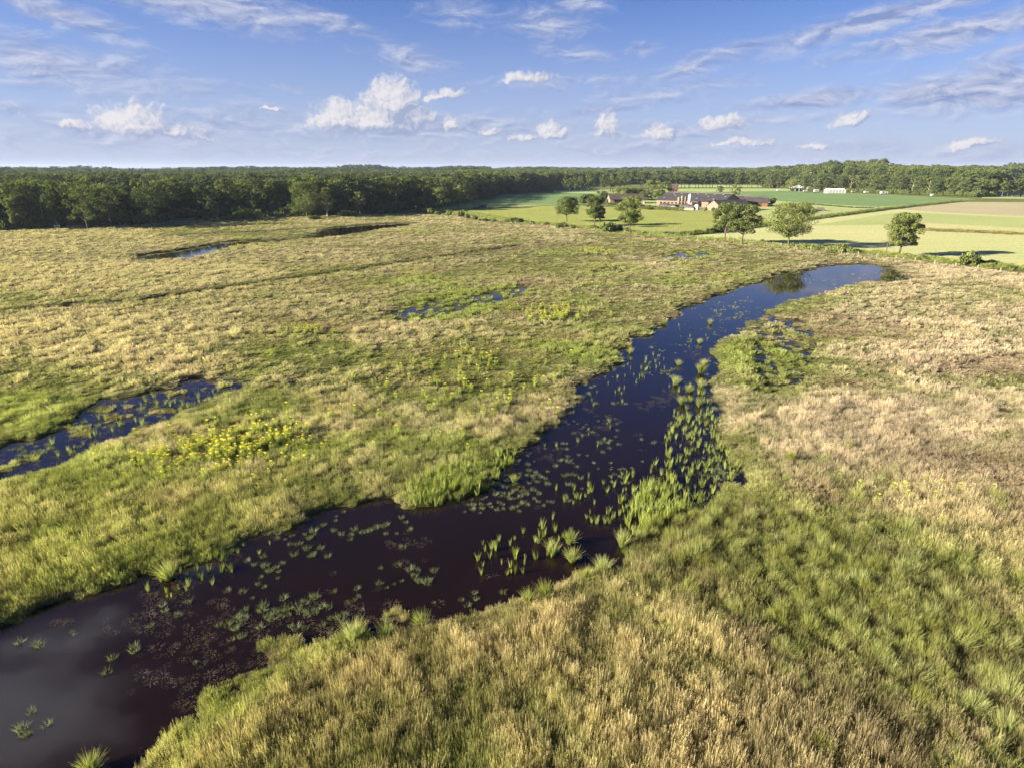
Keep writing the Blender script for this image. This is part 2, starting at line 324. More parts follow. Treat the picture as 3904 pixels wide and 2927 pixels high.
def cover(x, y):
    """tip colour, base colour, height, kind for grass at ground points"""
    px, py = projn(x, y); px = np.clip(px, 0, 3900); py = np.clip(py, GYc[0], GYc[-1])
    jx = 240*(fbm(x, y, .05, 3, 41)-.5); jy = 60*(fbm(x, y, .05, 3, 43)-.5)
    T = table(TAN, px+jx, py+jy); B = table(BRN, px+jx, py+jy)
    n1 = fbm(x*.6, y, .11, 5, 51, .6); n2 = fbm(x, y, .5, 4, 53, .6); n3 = fbm(x*.7, y, .16, 4, 57); n4 = fbm(x, y, 1.3, 3, 59)
    tn = sst(T + (n1-.5)*1.35 + (n2-.5)*(1.0-.45*sst(y, 60, 120)), .12, .98); fr_ = sst(y, 60, 110); tn = tn*(1-fr_) + (.12+.76*tn)*fr_
    bn = .85*sst(B + (n3-.5)*1.6 + (n2-.5)*.8, .42, .85)
    lush = np.zeros_like(tn)
    wx = x+3*(n2-.5); wy = y+3*(n4-.5)
    for P, k in LUSH: lush = np.maximum(lush, k*(1-sst(psd(wx, wy, P), -1.5, 1.)))
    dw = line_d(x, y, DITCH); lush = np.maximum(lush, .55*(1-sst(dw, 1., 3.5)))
    lush = np.maximum(lush, .6*(1-sst(np.abs(psd(x, y, MAT)), 0, 2.)))
    rush = 1-sst(psd(wx, wy, RUSH), -1., 2.)
    lush = np.maximum(lush, .75*sst(fbm(x*.7, y, .13, 4, 65), .50, .66)*(1-sst(T, .35, .62))*(1-rush*.6)) if True else lush
    tn = tn*(1-lush*.92); bn = bn*(1-lush)
    def c(a): return np.array(a)[None, :]
    dry = c((.58,.50,.345)); pink = c((.64,.52,.41)); grn = c((.285,.33,.095)); brt = c((.31,.385,.085)); yel = c((.40,.39,.155)); brw = c((.30,.23,.155)); olv = c((.235,.245,.085))
    m3 = lambda a: a[:, None]
    g = grn*(1-m3(sst(n3, .35, .7))) + yel*m3(sst(n3, .35, .7))
    g = g*(1-m3(.5*sst(n4, .5, .75))) + olv*m3(.5*sst(n4, .5, .75))
    g = g*(1-m3(lush*.85)) + brt*m3(lush*.85)
    near = 1-sst(y, 30, 48)
    pk = np.clip(sst(n4, .4, .7)*.6+.55*sst(x, 8, 25)*(1-sst(y, 130, 190)), 0, 1)*(1-near)
    dd = dry*(1-m3(pk)) + pink*m3(pk); dd = dd*(1-m3(near)) + c((.54,.445,.265))*m3(near)
    tip = g*(1-m3(tn)) + dd*m3(tn)
    tip = tip*.8 + .2*(.5*g+.5*dd); tip = tip*(1-m3(bn*.8)) + brw*m3(bn*.8)
    dk = np.exp(-(dw/2.0)**2)*.95 + .6*np.exp(-(line_d(wx, wy, DITCH2)/2.2)**2); tip = tip*(1-m3(dk)) + c((.075,.095,.03))*m3(dk); g = g*(1-m3(dk)) + c((.05,.07,.02))*m3(dk)  # dark olive ditch grass; the ditch's shadow line is painted into this colour
    j = (rs.rand(len(x), 1)-.5)*(.5-.25*sst(y, 60, 120))[:, None]+.95; j = j*(.78+.42*sst(n2, .35, .65)*(1-.5*fr_)+.11*fr_)[:, None]*(1+.06*near)[:, None]; tip = tip*j
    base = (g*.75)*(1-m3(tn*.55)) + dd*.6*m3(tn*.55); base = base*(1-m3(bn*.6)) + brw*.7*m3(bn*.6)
    hgt = .17 + .16*tn + .14*n2 - .06*bn + lush*.06 + rush*.06 + near*.20
    return tip, base, hgt, tn, bn, lush, rush

# ------------------------------------------------------------------ mesh helpers
def npmesh(name, V, F, mat=None, smooth=False, attrs=None):
    me = bpy.data.meshes.new(name); V = np.asarray(V, np.float32); F = np.asarray(F, np.int32)
    k = F.shape[1]
    me.vertices.add(len(V)); me.vertices.foreach_set('co', V.ravel())
    me.loops.add(F.size); me.loops.foreach_set('vertex_index', F.ravel())
    me.polygons.add(len(F)); me.polygons.foreach_set('loop_start', np.arange(0, F.size, k, dtype=np.int32))
    me.polygons.foreach_set('loop_total', np.full(len(F), k, np.int32))
    if smooth: me.polygons.foreach_set('use_smooth', np.ones(len(F), bool))
    for an, (typ, arr) in (attrs or {}).items():
        a = me.attributes.new(an, typ, 'POINT')
        a.data.foreach_set('color' if typ == 'FLOAT_COLOR' else 'value', np.asarray(arr, np.float32 if typ != 'INT' else np.int32).ravel())
    me.update(calc_edges=True)
    if mat: me.materials.append(mat)
    return me
def obj(name, me, parent=None, loc=None, link=True):
    o = bpy.data.objects.new(name, me)
    if link: COL.objects.link(o)
    if parent: o.parent = parent
    if loc: o.location = loc
    return o
def tag(o, label=None, cat=None, group=None, kind=None):
    if label: o['label'] = label
    if cat: o['category'] = cat
    if group: o['group'] = group
    if kind: o['kind'] = kind
    return o
def empty(name, loc, rz=0.0):
    o = bpy.data.objects.new(name, None); COL.objects.link(o); o.location = loc; o.rotation_euler = (0, 0, rz)
    o.empty_display_size = .5; return o
class MB:
    """collects boxes, tubes and faces into one mesh"""
    def __init__(s): s.V = []; s.F = []
    def face(s, pts):
        b = len(s.V); s.V += [tuple(p) for p in pts]; s.F.append(tuple(range(b, b+len(pts)))); return s
    def box(s, x0, x1, y0, y1, z0, z1):
        b = len(s.V); s.V += [(x, y, z) for z in (z0, z1) for x, y in ((x0, y0), (x1, y0), (x1, y1), (x0, y1))]
        s.F += [tuple(b+i for i in f) for f in ((3,2,1,0),(4,5,6,7),(0,1,5,4),(1,2,6,5),(2,3,7,6),(3,0,4,7))]; return s
    def tube(s, p0, p1, r0, r1, n=6, cap=True):
        p0 = np.array(p0, float); p1 = np.array(p1, float); d = p1-p0; d /= np.linalg.norm(d)+1e-9
        a = np.cross(d, (0, 0, 1) if abs(d[2]) < .9 else (1, 0, 0)); a /= np.linalg.norm(a); c = np.cross(d, a); b = len(s.V)
        for p, r in ((p0, r0), (p1, r1)):
            for i in range(n):
                t = 2*math.pi*i/n; s.V.append(tuple(p + r*(math.cos(t)*a+math.sin(t)*c)))
        for i in range(n): s.F.append((b+i, b+n+i, b+n+(i+1) % n, b+(i+1) % n))
        if cap: s.F.append(tuple(b+i for i in range(n))); s.F.append(tuple(b+n+i for i in reversed(range(n))))
        return s
    def lathe(s, prof, cx=0, cy=0, n=20):
        b = len(s.V)
        for r, z in prof:
            for i in range(n): t = 2*math.pi*i/n; s.V.append((cx+r*math.cos(t), cy+r*math.sin(t), z))
        for k in range(len(prof)-1):
            for i in range(n): s.F.append((b+k*n+i, b+k*n+(i+1) % n, b+(k+1)*n+(i+1) % n, b+(k+1)*n+i))
        return s
    def prism(s, prof, y0, y1):          # profile in x,z extruded along y
        b = len(s.V); n = len(prof)
        s.V += [(x, y0, z) for x, z in prof] + [(x, y1, z) for x, z in prof]
        s.F.append(tuple(b+i for i in range(n))); s.F.append(tuple(b+n+i for i in reversed(range(n))))
        for i in range(n): s.F.append((b+i, b+n+i, b+n+(i+1) % n, b+(i+1) % n))
        return s
    def build(s, name, mat, parent=None, smooth=False, loc=None):
        me = bpy.data.meshes.new(name); me.from_pydata(s.V, [], s.F); me.materials.append(mat)
        if smooth: me.polygons.foreach_set('use_smooth', [True]*len(me.polygons))
        me.update(); return obj(name, me, parent, loc)

# ------------------------------------------------------------------ materials
def mat(name, fn):
    m = bpy.data.materials.new(name); m.use_nodes = True; q = NT(m.node_tree)
    out = q.n('ShaderNodeOutputMaterial'); sh = fn(q); q.t.links.new(sh, out.inputs[0]); return m
def princ(q, col, rough=.9, spec=.2, normal=None, metal=0):
    p = q.n('ShaderNodeBsdfPrincipled'); q.set(p.inputs['Base Color'], col); q.set(p.inputs['Roughness'], rough)
    p.inputs['Specular IOR Level'].default_value = spec; p.inputs['Metallic'].default_value = metal
    if normal is not None: q.set(p.inputs['Normal'], normal)
    return p.outputs[0]
def bump(q, h, st=.5, dist=.1): return q.n('ShaderNodeBump', ins={'Height': h, 'Strength': st, 'Distance': dist}).outputs[0]
def wpos(q): return q.n('ShaderNodeNewGeometry').outputs['Position']
def leafy(q, col, tr=.35, rough=.6):
    d = q.n('ShaderNodeBsdfDiffuse', ins={'Color': col}).outputs[0]
    t = q.n('ShaderNodeBsdfTranslucent', ins={'Color': q.mix(1., col, (1.15, 1.2, .7, 1), 'MULTIPLY')}).outputs[0]
    return q.n('ShaderNodeMixShader', ins={0: tr, 1: d, 2: t}).outputs[0]
def attr(q, name, typ='GEOMETRY', out=0): return q.n('ShaderNodeAttribute', attribute_name=name, attribute_type=typ).outputs[out]

def m_ground(q):
    P = wpos(q); c = attr(q, 'col')
    n1 = q.noise(P, 3., 6, .7); n2 = q.noise(P, .7, 4, .6)
    c = q.mix(q.rng(n1, .3, .7), c, q.mix(1., c, (.55, .55, .5, 1), 'MULTIPLY'))
    c = q.mix(q.m('MULTIPLY', q.rng(n2, .45, .7), .35), c, (.20, .15, .07, 1))
    return princ(q, c, .95, .05, bump(q, q.m('ADD', n1, q.noise(P, 12, 3)), .9, .12))
M_ground = mat('meadow_soil', m_ground)
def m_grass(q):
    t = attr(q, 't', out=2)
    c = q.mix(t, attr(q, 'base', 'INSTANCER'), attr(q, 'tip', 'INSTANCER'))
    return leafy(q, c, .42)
M_grass = mat('grass_blades', m_grass)
def m_single(tip, base, tr=.35, var=.35):
    def f(q):
        t = attr(q, 't', out=2); r = q.n('ShaderNodeObjectInfo').outputs['Random']
        c = q.mix(t, C4(base), C4(tip))
        v = q.m('MULTIPLY_ADD', r, var, 1-var/2)
        c = q.mix(1., c, q.n('ShaderNodeCombineColor', ins={0: v, 1: v, 2: q.m('MULTIPLY', v, v)}).outputs[0], 'MULTIPLY')
        return leafy(q, c, tr)
    return f
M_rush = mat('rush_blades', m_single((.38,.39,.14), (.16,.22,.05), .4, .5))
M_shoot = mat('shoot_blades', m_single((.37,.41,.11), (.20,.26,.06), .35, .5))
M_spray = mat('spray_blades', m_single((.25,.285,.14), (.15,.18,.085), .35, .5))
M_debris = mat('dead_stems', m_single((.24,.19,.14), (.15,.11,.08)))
M_flower = mat('yellow_petals', lambda q: leafy(q, (.74, .68, .08, 1), .2))
def m_leaf(c1, c2, c3):
    def f(q):
        r = q.n('ShaderNodeObjectInfo').outputs['Random']; P = wpos(q)
        cl = attr(q, 'puff', out=2)
        c = q.mix(r, C4(c1), C4(c2)); c = q.mix(q.m('MULTIPLY', cl, .7), c, C4(c3))
        return leafy(q, c, .30)
    return f
M_oak = mat('oak_leaves', m_leaf((.078,.110,.038), (.112,.148,.048), (.185,.215,.076)))
M_light = mat('light_leaves', m_leaf((.125,.16,.048), (.16,.19,.06), (.24,.265,.09)))
M_pine = mat('pine_needles', m_leaf((.058,.085,.045), (.085,.112,.055), (.125,.15,.075)))
M_shade = mat('dense_leaves', m_leaf((.052,.084,.032), (.076,.108,.042), (.125,.152,.056)))
M_bark = mat('bark', lambda q: princ(q, q.mix(q.noise(wpos(q), 3, 4), (.07,.055,.04,1), (.16,.13,.10,1)), .95, .1))
M_birch = mat('birch_bark', lambda q: princ(q, q.mix(q.rng(q.noise(wpos(q), 2.2, 3), .45, .6), (.55,.5,.44,1), (.16,.13,.11,1)), .9, .1))
def m_water(q):
    P = wpos(q)
    n = q.noise(q.n('ShaderNodeMapping', ins={'Vector': P, 'Scale': (1, 1, 1)}).outputs[0], 1.4, 3, .5)
    n2 = q.noise(P, .25, 3, .5)
    c = q.mix(n2, (.0060,.0034,.0022,1), (.0120,.0050,.0026,1))
    p = q.n('ShaderNodeBsdfPrincipled'); q.set(p.inputs['Base Color'], c); p.inputs['Roughness'].default_value = .04
    p.inputs['IOR'].default_value = 1.37; p.inputs['Specular IOR Level'].default_value = .5
    q.set(p.inputs['Normal'], bump(q, n, .03, .05)); return p.outputs[0]
M_water = mat('peaty_water', m_water)

# ------------------------------------------------------------------ ground sheet
NU = 820; us = np.linspace(-1.45, 1.45, NU)
rows = [4.0]
while rows[-1] < 9000:
    y = rows[-1]; r_ = .0034 if y < 260 else (.008 if y < 1200 else .03)
    rows.append(y + (y+40)*r_)
rows = np.array(rows)
YY = np.repeat(rows, NU).reshape(-1, NU); XX = us[None, :]*(YY+40)
gx, gy = XX.ravel(), YY.ravel()
gz = np.zeros_like(gx); nearm = gy < 330
gz[nearm] = height(gx[nearm], gy[nearm]); gz[~nearm] = 0
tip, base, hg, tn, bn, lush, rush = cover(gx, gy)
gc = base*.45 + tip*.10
wet = 1-sst(gz, ZW-.02, ZW+.16); gc = gc*(1-.8*wet[:, None]) + np.array([[.045,.032,.022]])*.8*wet[:, None]
fl = (gy > 330)[:, None]; gc = np.where(fl, np.array([[.16,.20,.06]]), gc)
col = np.concatenate([gc, np.ones((len(gc), 1))], 1)
ii = np.arange((len(rows)-1)*NU).reshape(-1, NU)[:, :-1].ravel()
F = np.stack([ii, ii+1, ii+NU+1, ii+NU], 1)
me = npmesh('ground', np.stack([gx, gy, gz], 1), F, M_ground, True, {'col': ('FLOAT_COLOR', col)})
tag(obj('ground', me), kind='structure')
# ground behind and beside the fan, to the horizon on every side
mb = MB()
mb.face([(-14000,-9000,-.35),(14000,-9000,-.35),(14000,9100,-.35),(-14000,9100,-.35)])
M_plain = mat('plain_grass', lambda q: princ(q, q.mix(q.noise(wpos(q), .01, 5), (.12,.15,.05,1), (.22,.2,.09,1)), .95, .05))
me = mb.build('ground', M_plain); tag(me, kind='structure')
wmb = MB().face([(-230,4.5,ZW),(190,4.5,ZW),(190,300,ZW),(-230,300,ZW)])
tag(wmb.build('water', M_water), kind='structure')

# ------------------------------------------------------------------ blade plants
def blades(n, rad, h, w, lean, segs=2, seed=0, hv=.4, arc=.3, cup=1.0):
    r = np.random.RandomState(seed)
    rr = rad*np.sqrt(r.rand(n)); th = r.rand(n)*2*np.pi
    bx, by = rr*np.cos(th), rr*np.sin(th)
    hh = h*(1-hv*r.rand(n)); ln = lean*(.25+.75*r.rand(n))*cup; la = th + r.normal(0, .7, n)
    fa = r.rand(n)*np.pi*2; V = []; T = []; Fq = []
    for k in range(segs+1):
        t = k/segs; off = ln*hh*(t*(1-arc)+arc*t*t); z = hh*(t - .35*arc*ln*t*t)
        wk = w*(1-.85*t**1.5)*.5
        cx = bx+np.cos(la)*off; cy = by+np.sin(la)*off
        V += [np.stack([cx-np.cos(fa)*wk, cy-np.sin(fa)*wk, z], 1), np.stack([cx+np.cos(fa)*wk, cy+np.sin(fa)*wk, z], 1)]
        T += [np.full(n, t)]*2
    V = np.stack(V, 1).reshape(-1, 3); T = np.stack(T, 1).ravel(); m = 2*(segs+1)
    b = np.arange(n)*m
    for k in range(segs): Fq.append(np.stack([b+2*k, b+2*k+1, b+2*k+3, b+2*k+2], 1))
    return V, np.concatenate(Fq), T
def cat(parts):
    V = []; F = []; T = []; o = 0
    for v, f, t in parts: V.append(v); F.append(f+o); T.append(t); o += len(v)
    return np.concatenate(V), np.concatenate(F), np.concatenate(T)
def blade_mesh(name, parts, mat_):
    V, F, T = cat(parts); return npmesh(name, V, F, mat_, False, {'t': ('FLOAT', T)})
def proto(name, me): return obj(name, me, link=False)
def stems(n, rad, h, w, lean, seed, head=.3):     # grass stems that end in a wider seed head
    V, F, T = blades(n, rad, h, w, lean, 2, seed, .35, .3)
    V = V.reshape(n, 6, 3); T = T.reshape(n, 6)
    mid = V[:, 2:4].mean(1, keepdims=True); top = V[:, 4:6].mean(1, keepdims=True)
    V[:, 2:4] = mid + (V[:, 2:4]-mid)*.9; V[:, 4:6] = top + (V[:, 0:2]-V[:, 0:2].mean(1, keepdims=True))*1.1
    T[:, 2:4] = .55; return V.reshape(-1, 3), F, T.ravel()
GP = [proto('tall_grass', blade_mesh('tall_grass', [blades(46, .26, 1.0, .034, .35, 2, 1), stems(18, .24, 1.25, .03, .3, 2)], M_grass)),
      proto('tall_grass', blade_mesh('tall_grass', [blades(40, .22, .95, .032, .5, 2, 3), stems(22, .2, 1.2, .03, .4, 4)], M_grass)),
      proto('low_grass', blade_mesh('low_grass', [blades(60, .34, .62, .05, .9, 2, 5)], M_grass)),
      proto('low_grass', blade_mesh('low_grass', [blades(60, .38, .5, .06, 1.1, 2, 6)], M_grass)),
      proto('straw_grass', blade_mesh('straw_grass', [blades(26, .2, .7, .03, .5, 2, 7), stems(34, .3, 1.15, .034, .3, 8)], M_grass)),
      proto('heath_plant', blade_mesh('heath_plant', [blades(80, .3, .55, .055, .8, 2, 9, .5)], M_grass)),
      proto('fine_grass', blade_mesh('fine_grass', [blades(85, .42, .95, .017, .16, 2, 15, .6), stems(30, .4, 1.15, .016, .14, 16)], M_grass)),
      proto('fine_grass', blade_mesh('fine_grass', [blades(75, .40, .8, .018, .3, 2, 17, .6), stems(26, .4, 1.1, .017, .2, 18)], M_grass))]

def scatter(name, protos, xyz, rot, scl, idx, attrs=None, tilt=None, kind='stuff'):
    """one object of ground cover: points instancing the plants listed in protos"""
    me = bpy.data.meshes.new(name); me.vertices.add(len(xyz)); me.vertices.foreach_set('co', np.asarray(xyz, np.float32).ravel())
    def at(n, t, a, key='value'):
        x = me.attributes.new(n, t, 'POINT'); x.data.foreach_set(key, np.ascontiguousarray(a).ravel())
    R3 = np.zeros((len(xyz), 3), np.float32); R3[:, 2] = rot
    if tilt is not None: R3[:, 0:2] = tilt
    S3 = np.asarray(scl, np.float32); S3 = np.repeat(S3[:, None], 3, 1) if S3.ndim == 1 else S3
    at('prot', 'FLOAT_VECTOR', R3, 'vector'); at('pscl', 'FLOAT_VECTOR', S3, 'vector'); at('pidx', 'INT', np.asarray(idx, np.int32))
    for k, a in (attrs or {}).items():
        a = np.concatenate([a, np.ones((len(a), 1))], 1).astype(np.float32); at(k, 'FLOAT_COLOR', a, 'color')
    o = obj(name, me)
    ng = bpy.data.node_groups.new(name+'_nodes', 'GeometryNodeTree')
    ng.interface.new_socket('Geometry', in_out='INPUT', socket_type='NodeSocketGeometry')
    ng.interface.new_socket('Geometry', in_out='OUTPUT', socket_type='NodeSocketGeometry')
    N = ng.nodes; L = ng.links; gi = N.new('NodeGroupInput'); go = N.new('NodeGroupOutput'); jn = N.new('GeometryNodeJoinGeometry')
    def na(n, t):
        a = N.new('GeometryNodeInputNamedAttribute'); a.data_type = t; a.inputs[0].default_value = n; return a.outputs[0]
    ra, sa, ia = na('prot', 'FLOAT_VECTOR'), na('pscl', 'FLOAT_VECTOR'), na('pidx', 'INT')
    for i, ps in enumerate(protos):
        for p in (ps if isinstance(ps, (list, tuple)) else [ps]):
            oi = N.new('GeometryNodeObjectInfo'); oi.inputs['Object'].default_value = p; oi.inputs['As Instance'].default_value = True
            cp = N.new('FunctionNodeCompare'); cp.data_type = 'INT'; cp.operation = 'EQUAL'
            L.new(ia, cp.inputs[2]); cp.inputs[3].default_value = i
            ip = N.new('GeometryNodeInstanceOnPoints'); L.new(gi.outputs[0], ip.inputs['Points']); L.new(cp.outputs[0], ip.inputs['Selection'])
            L.new(oi.outputs['Geometry'], ip.inputs['Instance']); L.new(ra, ip.inputs['Rotation']); L.new(sa, ip.inputs['Scale'])
            L.new(ip.outputs[0], jn.inputs[0])
    L.new(jn.outputs[0], go.inputs[0])
    md = o.modifiers.new('scatter', 'NODES'); md.node_group = ng
    if kind: o['kind'] = kind
    return o

def jgrid(x0, x1, y0, y1, s, seed):
    r = np.random.RandomState(seed); X, Y = np.meshgrid(np.arange(x0, x1, s), np.arange(y0, y1, s))
    X = X.ravel() + (r.rand(X.size)-.5)*s*1.1; Y = Y.ravel() + (r.rand(Y.size)-.5)*s*1.1
    return X, Y
def fan(X, Y, m=.15, pad=6):
    k = np.abs(X) < Y*(.93+m) + pad
    return X[k], Y[k]
gX, gY, gS = [], [], []
for (y0, y1, s, sc) in ((12, 32, .31, .60), (32, 55, .40, .70), (55, 90, .54, .90), (90, 150, .84, 1.3), (150, 320, 1.5, 2.1)):
    X, Y = fan(*jgrid(-y1*1.1-8, y1*1.1+8, y0, y1, s, int(y0)), m=.08)
    if y0 >= 90:
        k = (Y < 120) | (beyond(X, Y) < 3) | (X < -25); X, Y = X[k], Y[k]
        px, py = projn(X, Y); k = py > np.interp(px, [0,310,590,650,960,1170,1400,1600,1730], [880,868,855,832,828,825,812,800,778])+2; X, Y = X[k], Y[k]
    gX.append(X); gY.append(Y); gS.append(np.full(len(X), sc))
gX, gY, gS = map(np.concatenate, (gX, gY, gS))
gZ = height(gX, gY)
k = gZ > ZW+.015; gX, gY, gZ, gS = gX[k], gY[k], gZ[k], gS[k]
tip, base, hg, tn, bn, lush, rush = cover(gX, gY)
wetg = 1-sst(gZ, ZW+.02, ZW+.14)
k = rs.rand(len(gX)) > .45*wetg; gX, gY, gZ, gS, tip, base, hg, tn, bn, lush, rush, wetg = [a[k] for a in (gX, gY, gZ, gS, tip, base, hg, tn, bn, lush, rush, wetg)]
u = rs.rand(len(gX)); near = gY < 50
idx = np.where(bn > .6, 5, np.where(u < tn*.8, np.where(u < .3, 4, (u*97 % 2).astype(int)), np.where(lush > .4, (u*53 % 2).astype(int), 2+(u*31 % 2).astype(int))))
idx = np.where((gY < 60) & (u < .85) & (bn < .6), 6+(u*97 % 2).astype(int), idx)
sz = hg*(.75+.6*rs.rand(len(gX)))*(1-.45*wetg)
cl = fbm(gX, gY, .8, 3, 91); sz = sz*np.where(gY < 50, .85+.3*sst(cl, .3, .7), .65+.7*sst(cl, .3, .7)); sh_ = np.minimum(np.minimum(np.abs(psd(gX, gY, POND)), np.abs(psd(gX, gY, POND2))), np.abs(psd(gX, gY, POND4))); sz = sz*(.5+.5*sst(sh_, .3, 2.6)); sz = np.where(rush > .5, sz*.95, sz); tip[rush > .5] *= .68; base[rush > .5] *= .55
hs = gS*(.85+.4*rs.rand(len(gX)))
S3 = np.stack([hs, hs, np.maximum(.12, sz*np.where(gS > 1, 1.15, 1.25))], 1)
print('grass', len(gX))
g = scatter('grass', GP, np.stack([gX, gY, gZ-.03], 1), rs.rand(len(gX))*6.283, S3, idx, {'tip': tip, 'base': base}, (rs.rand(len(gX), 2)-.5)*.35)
tag(g, 'mixed straw-coloured and green meadow grass around the ponds', 'grass')

# ------------------------------------------------------------------ rush tussocks, reed shoots, water plants
def tuss(seed, n=300): return blade_mesh('rush_tussock', [blades(n, .36, 1.0, .016, .42, 3, seed, .6, .5), blades(n//2, .26, 1.2, .015, .22, 3, seed+50, .45, .35), blades(n//3, .34, .6, .018, 1.0, 3, seed+90, .6, .4)], M_rush)
TUS = [tuss(s) for s in (11, 12, 13, 14)]
TUF = [blade_mesh('rush_tussock', [blades(150, .15, 1.0, .022, .72, 3, s, .45, .35), blades(50, .1, 1.1, .02, .25, 3, s+50, .3, .3)], M_rush) for s in (15, 16, 17)]
SHO = [blade_mesh('reed_shoot', [blades(12+(s-21)*6, .06+.02*(s-21), 1., .030, .16+.12*(s-21), 2, s, .65, .25)], M_shoot) for s in (21, 22, 23)]
SPR = [blade_mesh('water_sprig', [blades(44, .24, .34, .022, 1.1, 2, s, .6, .6)], M_spray) for s in (31, 32)]
DEB = [blade_mesh('dead_stems', [blades(26, .3, .16, .022, 3.0, 2, s, .5, 1.1)], M_debris) for s in (41, 42)]
def ground_z(x, y): return float(height(np.array([x]), np.array([y]))[0])
tus = []    # (x, y, s, label)
for (ox, oy, s, lb) in ((765,1385,1.15,'large pale green rush tussock on the near shore, leftmost of three on that bank'),
    (833,1372,1.0,'rush tussock on the near shore, middle one of three beside the dark water'),
    (912,1345,.95,'yellow-green rush tussock at the waterline, right of two paler tussocks'),
    (1139,1302,.9,'rush tussock at the pond edge, left of a taller tussock'), (1177,1292,1.05,'tall rush tussock at the pond edge above the straw grass'),
    (1194,1190,1.,'rush tussock standing in black water, left of a touching pair'), (1229,1165,1.,'rush tussock standing in black water, farther one of a touching pair'),
    (1236,1204,1.05,'rush tussock standing in black water, nearer one of a touching pair'), (1302,1232,1.1,'spiky rush tussock on the point between water and rush bed'),
    (1265,1254,1.,'low rush tussock on the shore beside the spiky one on the point'), (1344,1172,1.1,'rush tussock at the tip of the bright reeds in open water'),
    (1457,826,1.1,'round rush clump in blue water of the channel, leftmost of four clumps'), (1473,868,1.1,'rush clump in blue water, nearest of the channel clumps'),
    (1490,842,1.0,'ragged rush clump in blue water between two rounder clumps'), (1513,832,1.15,'rush clump in blue water close to the right bank'),
    (1513,801,1.3,'wide spreading rush clump against the right bank of the channel'), (1465,784,.9,'small rush clump in mid channel above the round clumps'),
    (1520,785,.9,'small rush clump on the channel bank behind the wide one'), (1508,870,1.0,'rush clump in blue water beside the marshy right bank'), (1511,738,.85,'far small rush clump in the narrows of the channel'),
    (1533,697,.9,'lone rush clump in wide blue water'), (1362,760,.9,'rush clump near the left bank of the channel narrows'),
    (1432,698,1.,'dark rush clump on the left bank of the wide blue water'), (368,1240,1.25,'broad silver-green rush tussock leaning over black water by the left bank'),
    (1110,1035,.8,'rush clump among bright reeds on the left bank'), (192,1655,.9,'sparse spiky water plant in the dark lower-left pond'),
    (1305,1170,.01,None)):
    if lb: tus.append((*GO(ox, oy), s, lb))
nlab = len(tus)-1; r = np.random.RandomState(5)
X, Y = jgrid(5, 75, 14, 75, .80, 77)
k = psd(X, Y, RUSH) + 2.0*(fbm(X, Y, .4, 3, 3)-.5) < 0; X, Y = X[k], Y[k]
edge = -psd(X, Y, RUSH); k = r.rand(len(X)) < .45+.4*sst(edge, 0, 4); X, Y = X[k], Y[k]
X2, Y2 = jgrid(8, 80, 20, 90, 3.6, 78); k = (psd(X2, Y2, RUSH) < 16) & (psd(X2, Y2, RUSH) > 0) & (psd(X2, Y2, POND) > 1) & (X2 > Y2*.35) & (r.rand(len(X2)) < .6); X2, Y2 = X2[k], Y2[k]
X = np.concatenate([X, X2]); Y = np.concatenate([Y, Y2])
px, py = projn(X, Y); vis = (px > -40) & (px < 3950) & (py < 2990)
o_ = np.argsort(np.where(vis, 0, 1e6) + Y); X, Y = X[o_], Y[o_]
nI = min(len(X), 300-len(tus)); print('tussocks', len(X))
for i in range(nI):
    px_, py_ = projn(X[i], Y[i]); s = .60+.45*r.rand()**1.3
    e_ = float(-psd(np.array([X[i]]), np.array([Y[i]]), RUSH)[0])
    lb = 'green rush tussock within the dense rush bed' if e_ > 1.2 else ('green rush tussock on the ragged edge of the rush bed' if e_ > -1 else 'scattered rush tussock among brown heath plants beyond the rush bed')
    tus.append((X[i], Y[i], s, lb))
zt = height(np.array([t[0] for t in tus]), np.array([t[1] for t in tus]))
for i, ((x, y, s, lb), z) in enumerate(zip(tus, zt)):
    o = obj('rush_tussock', TUS[i % 4] if i > nlab else TUF[i % 3], None, (x, y, max(z, ZW)-.04)); az_ = r.rand()*6.28; o.rotation_euler = (.06+.3*(r.rand()-.5), .10+.3*(r.rand()-.5), az_)
    o.scale = (s*1.12, s*1.12, s*(.85+.25*r.rand())); tag(o, lb, 'rush tussock', 'rush tussocks in and beside the pond')
if len(X) > nI:
    XX_, YY_ = X[nI:], Y[nI:]; n = len(XX_)
    so = scatter('rush_bed', [proto('rush_tussock', m_) for m_ in TUS], np.stack([XX_, YY_, height(XX_, YY_)-.04], 1), r.rand(n)*6.28, .5+.45*r.rand(n), r.randint(0, 4, n))
    tag(so, 'rest of the dense green rush bed', 'rush bed')
# reed shoots
sh = []
def spread(poly, n, seed, smin=.5, smax=.85, clus=0.):
    rr = np.random.RandomState(seed); P = np.array(wl(poly)); a = P.min(0); b = P.max(0); got = 0; k = 0
    while got < n and k < 40000:
        k += 1; x, y = a+(b-a)*rr.rand(2)
        if psd(np.array([x]), np.array([y]), P)[0] < 0 and (clus == 0 or vn(np.array([x*1.1]), np.array([y*1.1]), seed)[0] > clus):
            sh.append((x, y, smin*.75+(smax*1.1-smin*.75)*rr.rand())); got += 1
spread([(1440,900),(1545,880),(1580,980),(1600,1020),(1560,1060),(1440,1120),(1360,1150),(1300,1130),(1370,1040),(1430,980)], 190, 1, .5, .9)
spread([(1390,1040),(1460,1030),(1500,1090),(1400,1150),(1340,1130)], 170, 2, .7, 1.05)
spread([(990,1180),(1100,1150),(1200,1110),(1240,1150),(1200,1200),(1130,1230),(1040,1240)], 46, 3, .5, .85)
spread([(1180,1060),(1330,1000),(1400,1010),(1320,1130),(1240,1130)], 34, 4, .4, .7)
spread([(1440,820),(1540,830),(1550,920),(1490,960),(1450,930)], 50, 5, .45, .8)
spread([(1340,780),(1440,750),(1440,800),(1340,830)], 26, 6, .4, .7)
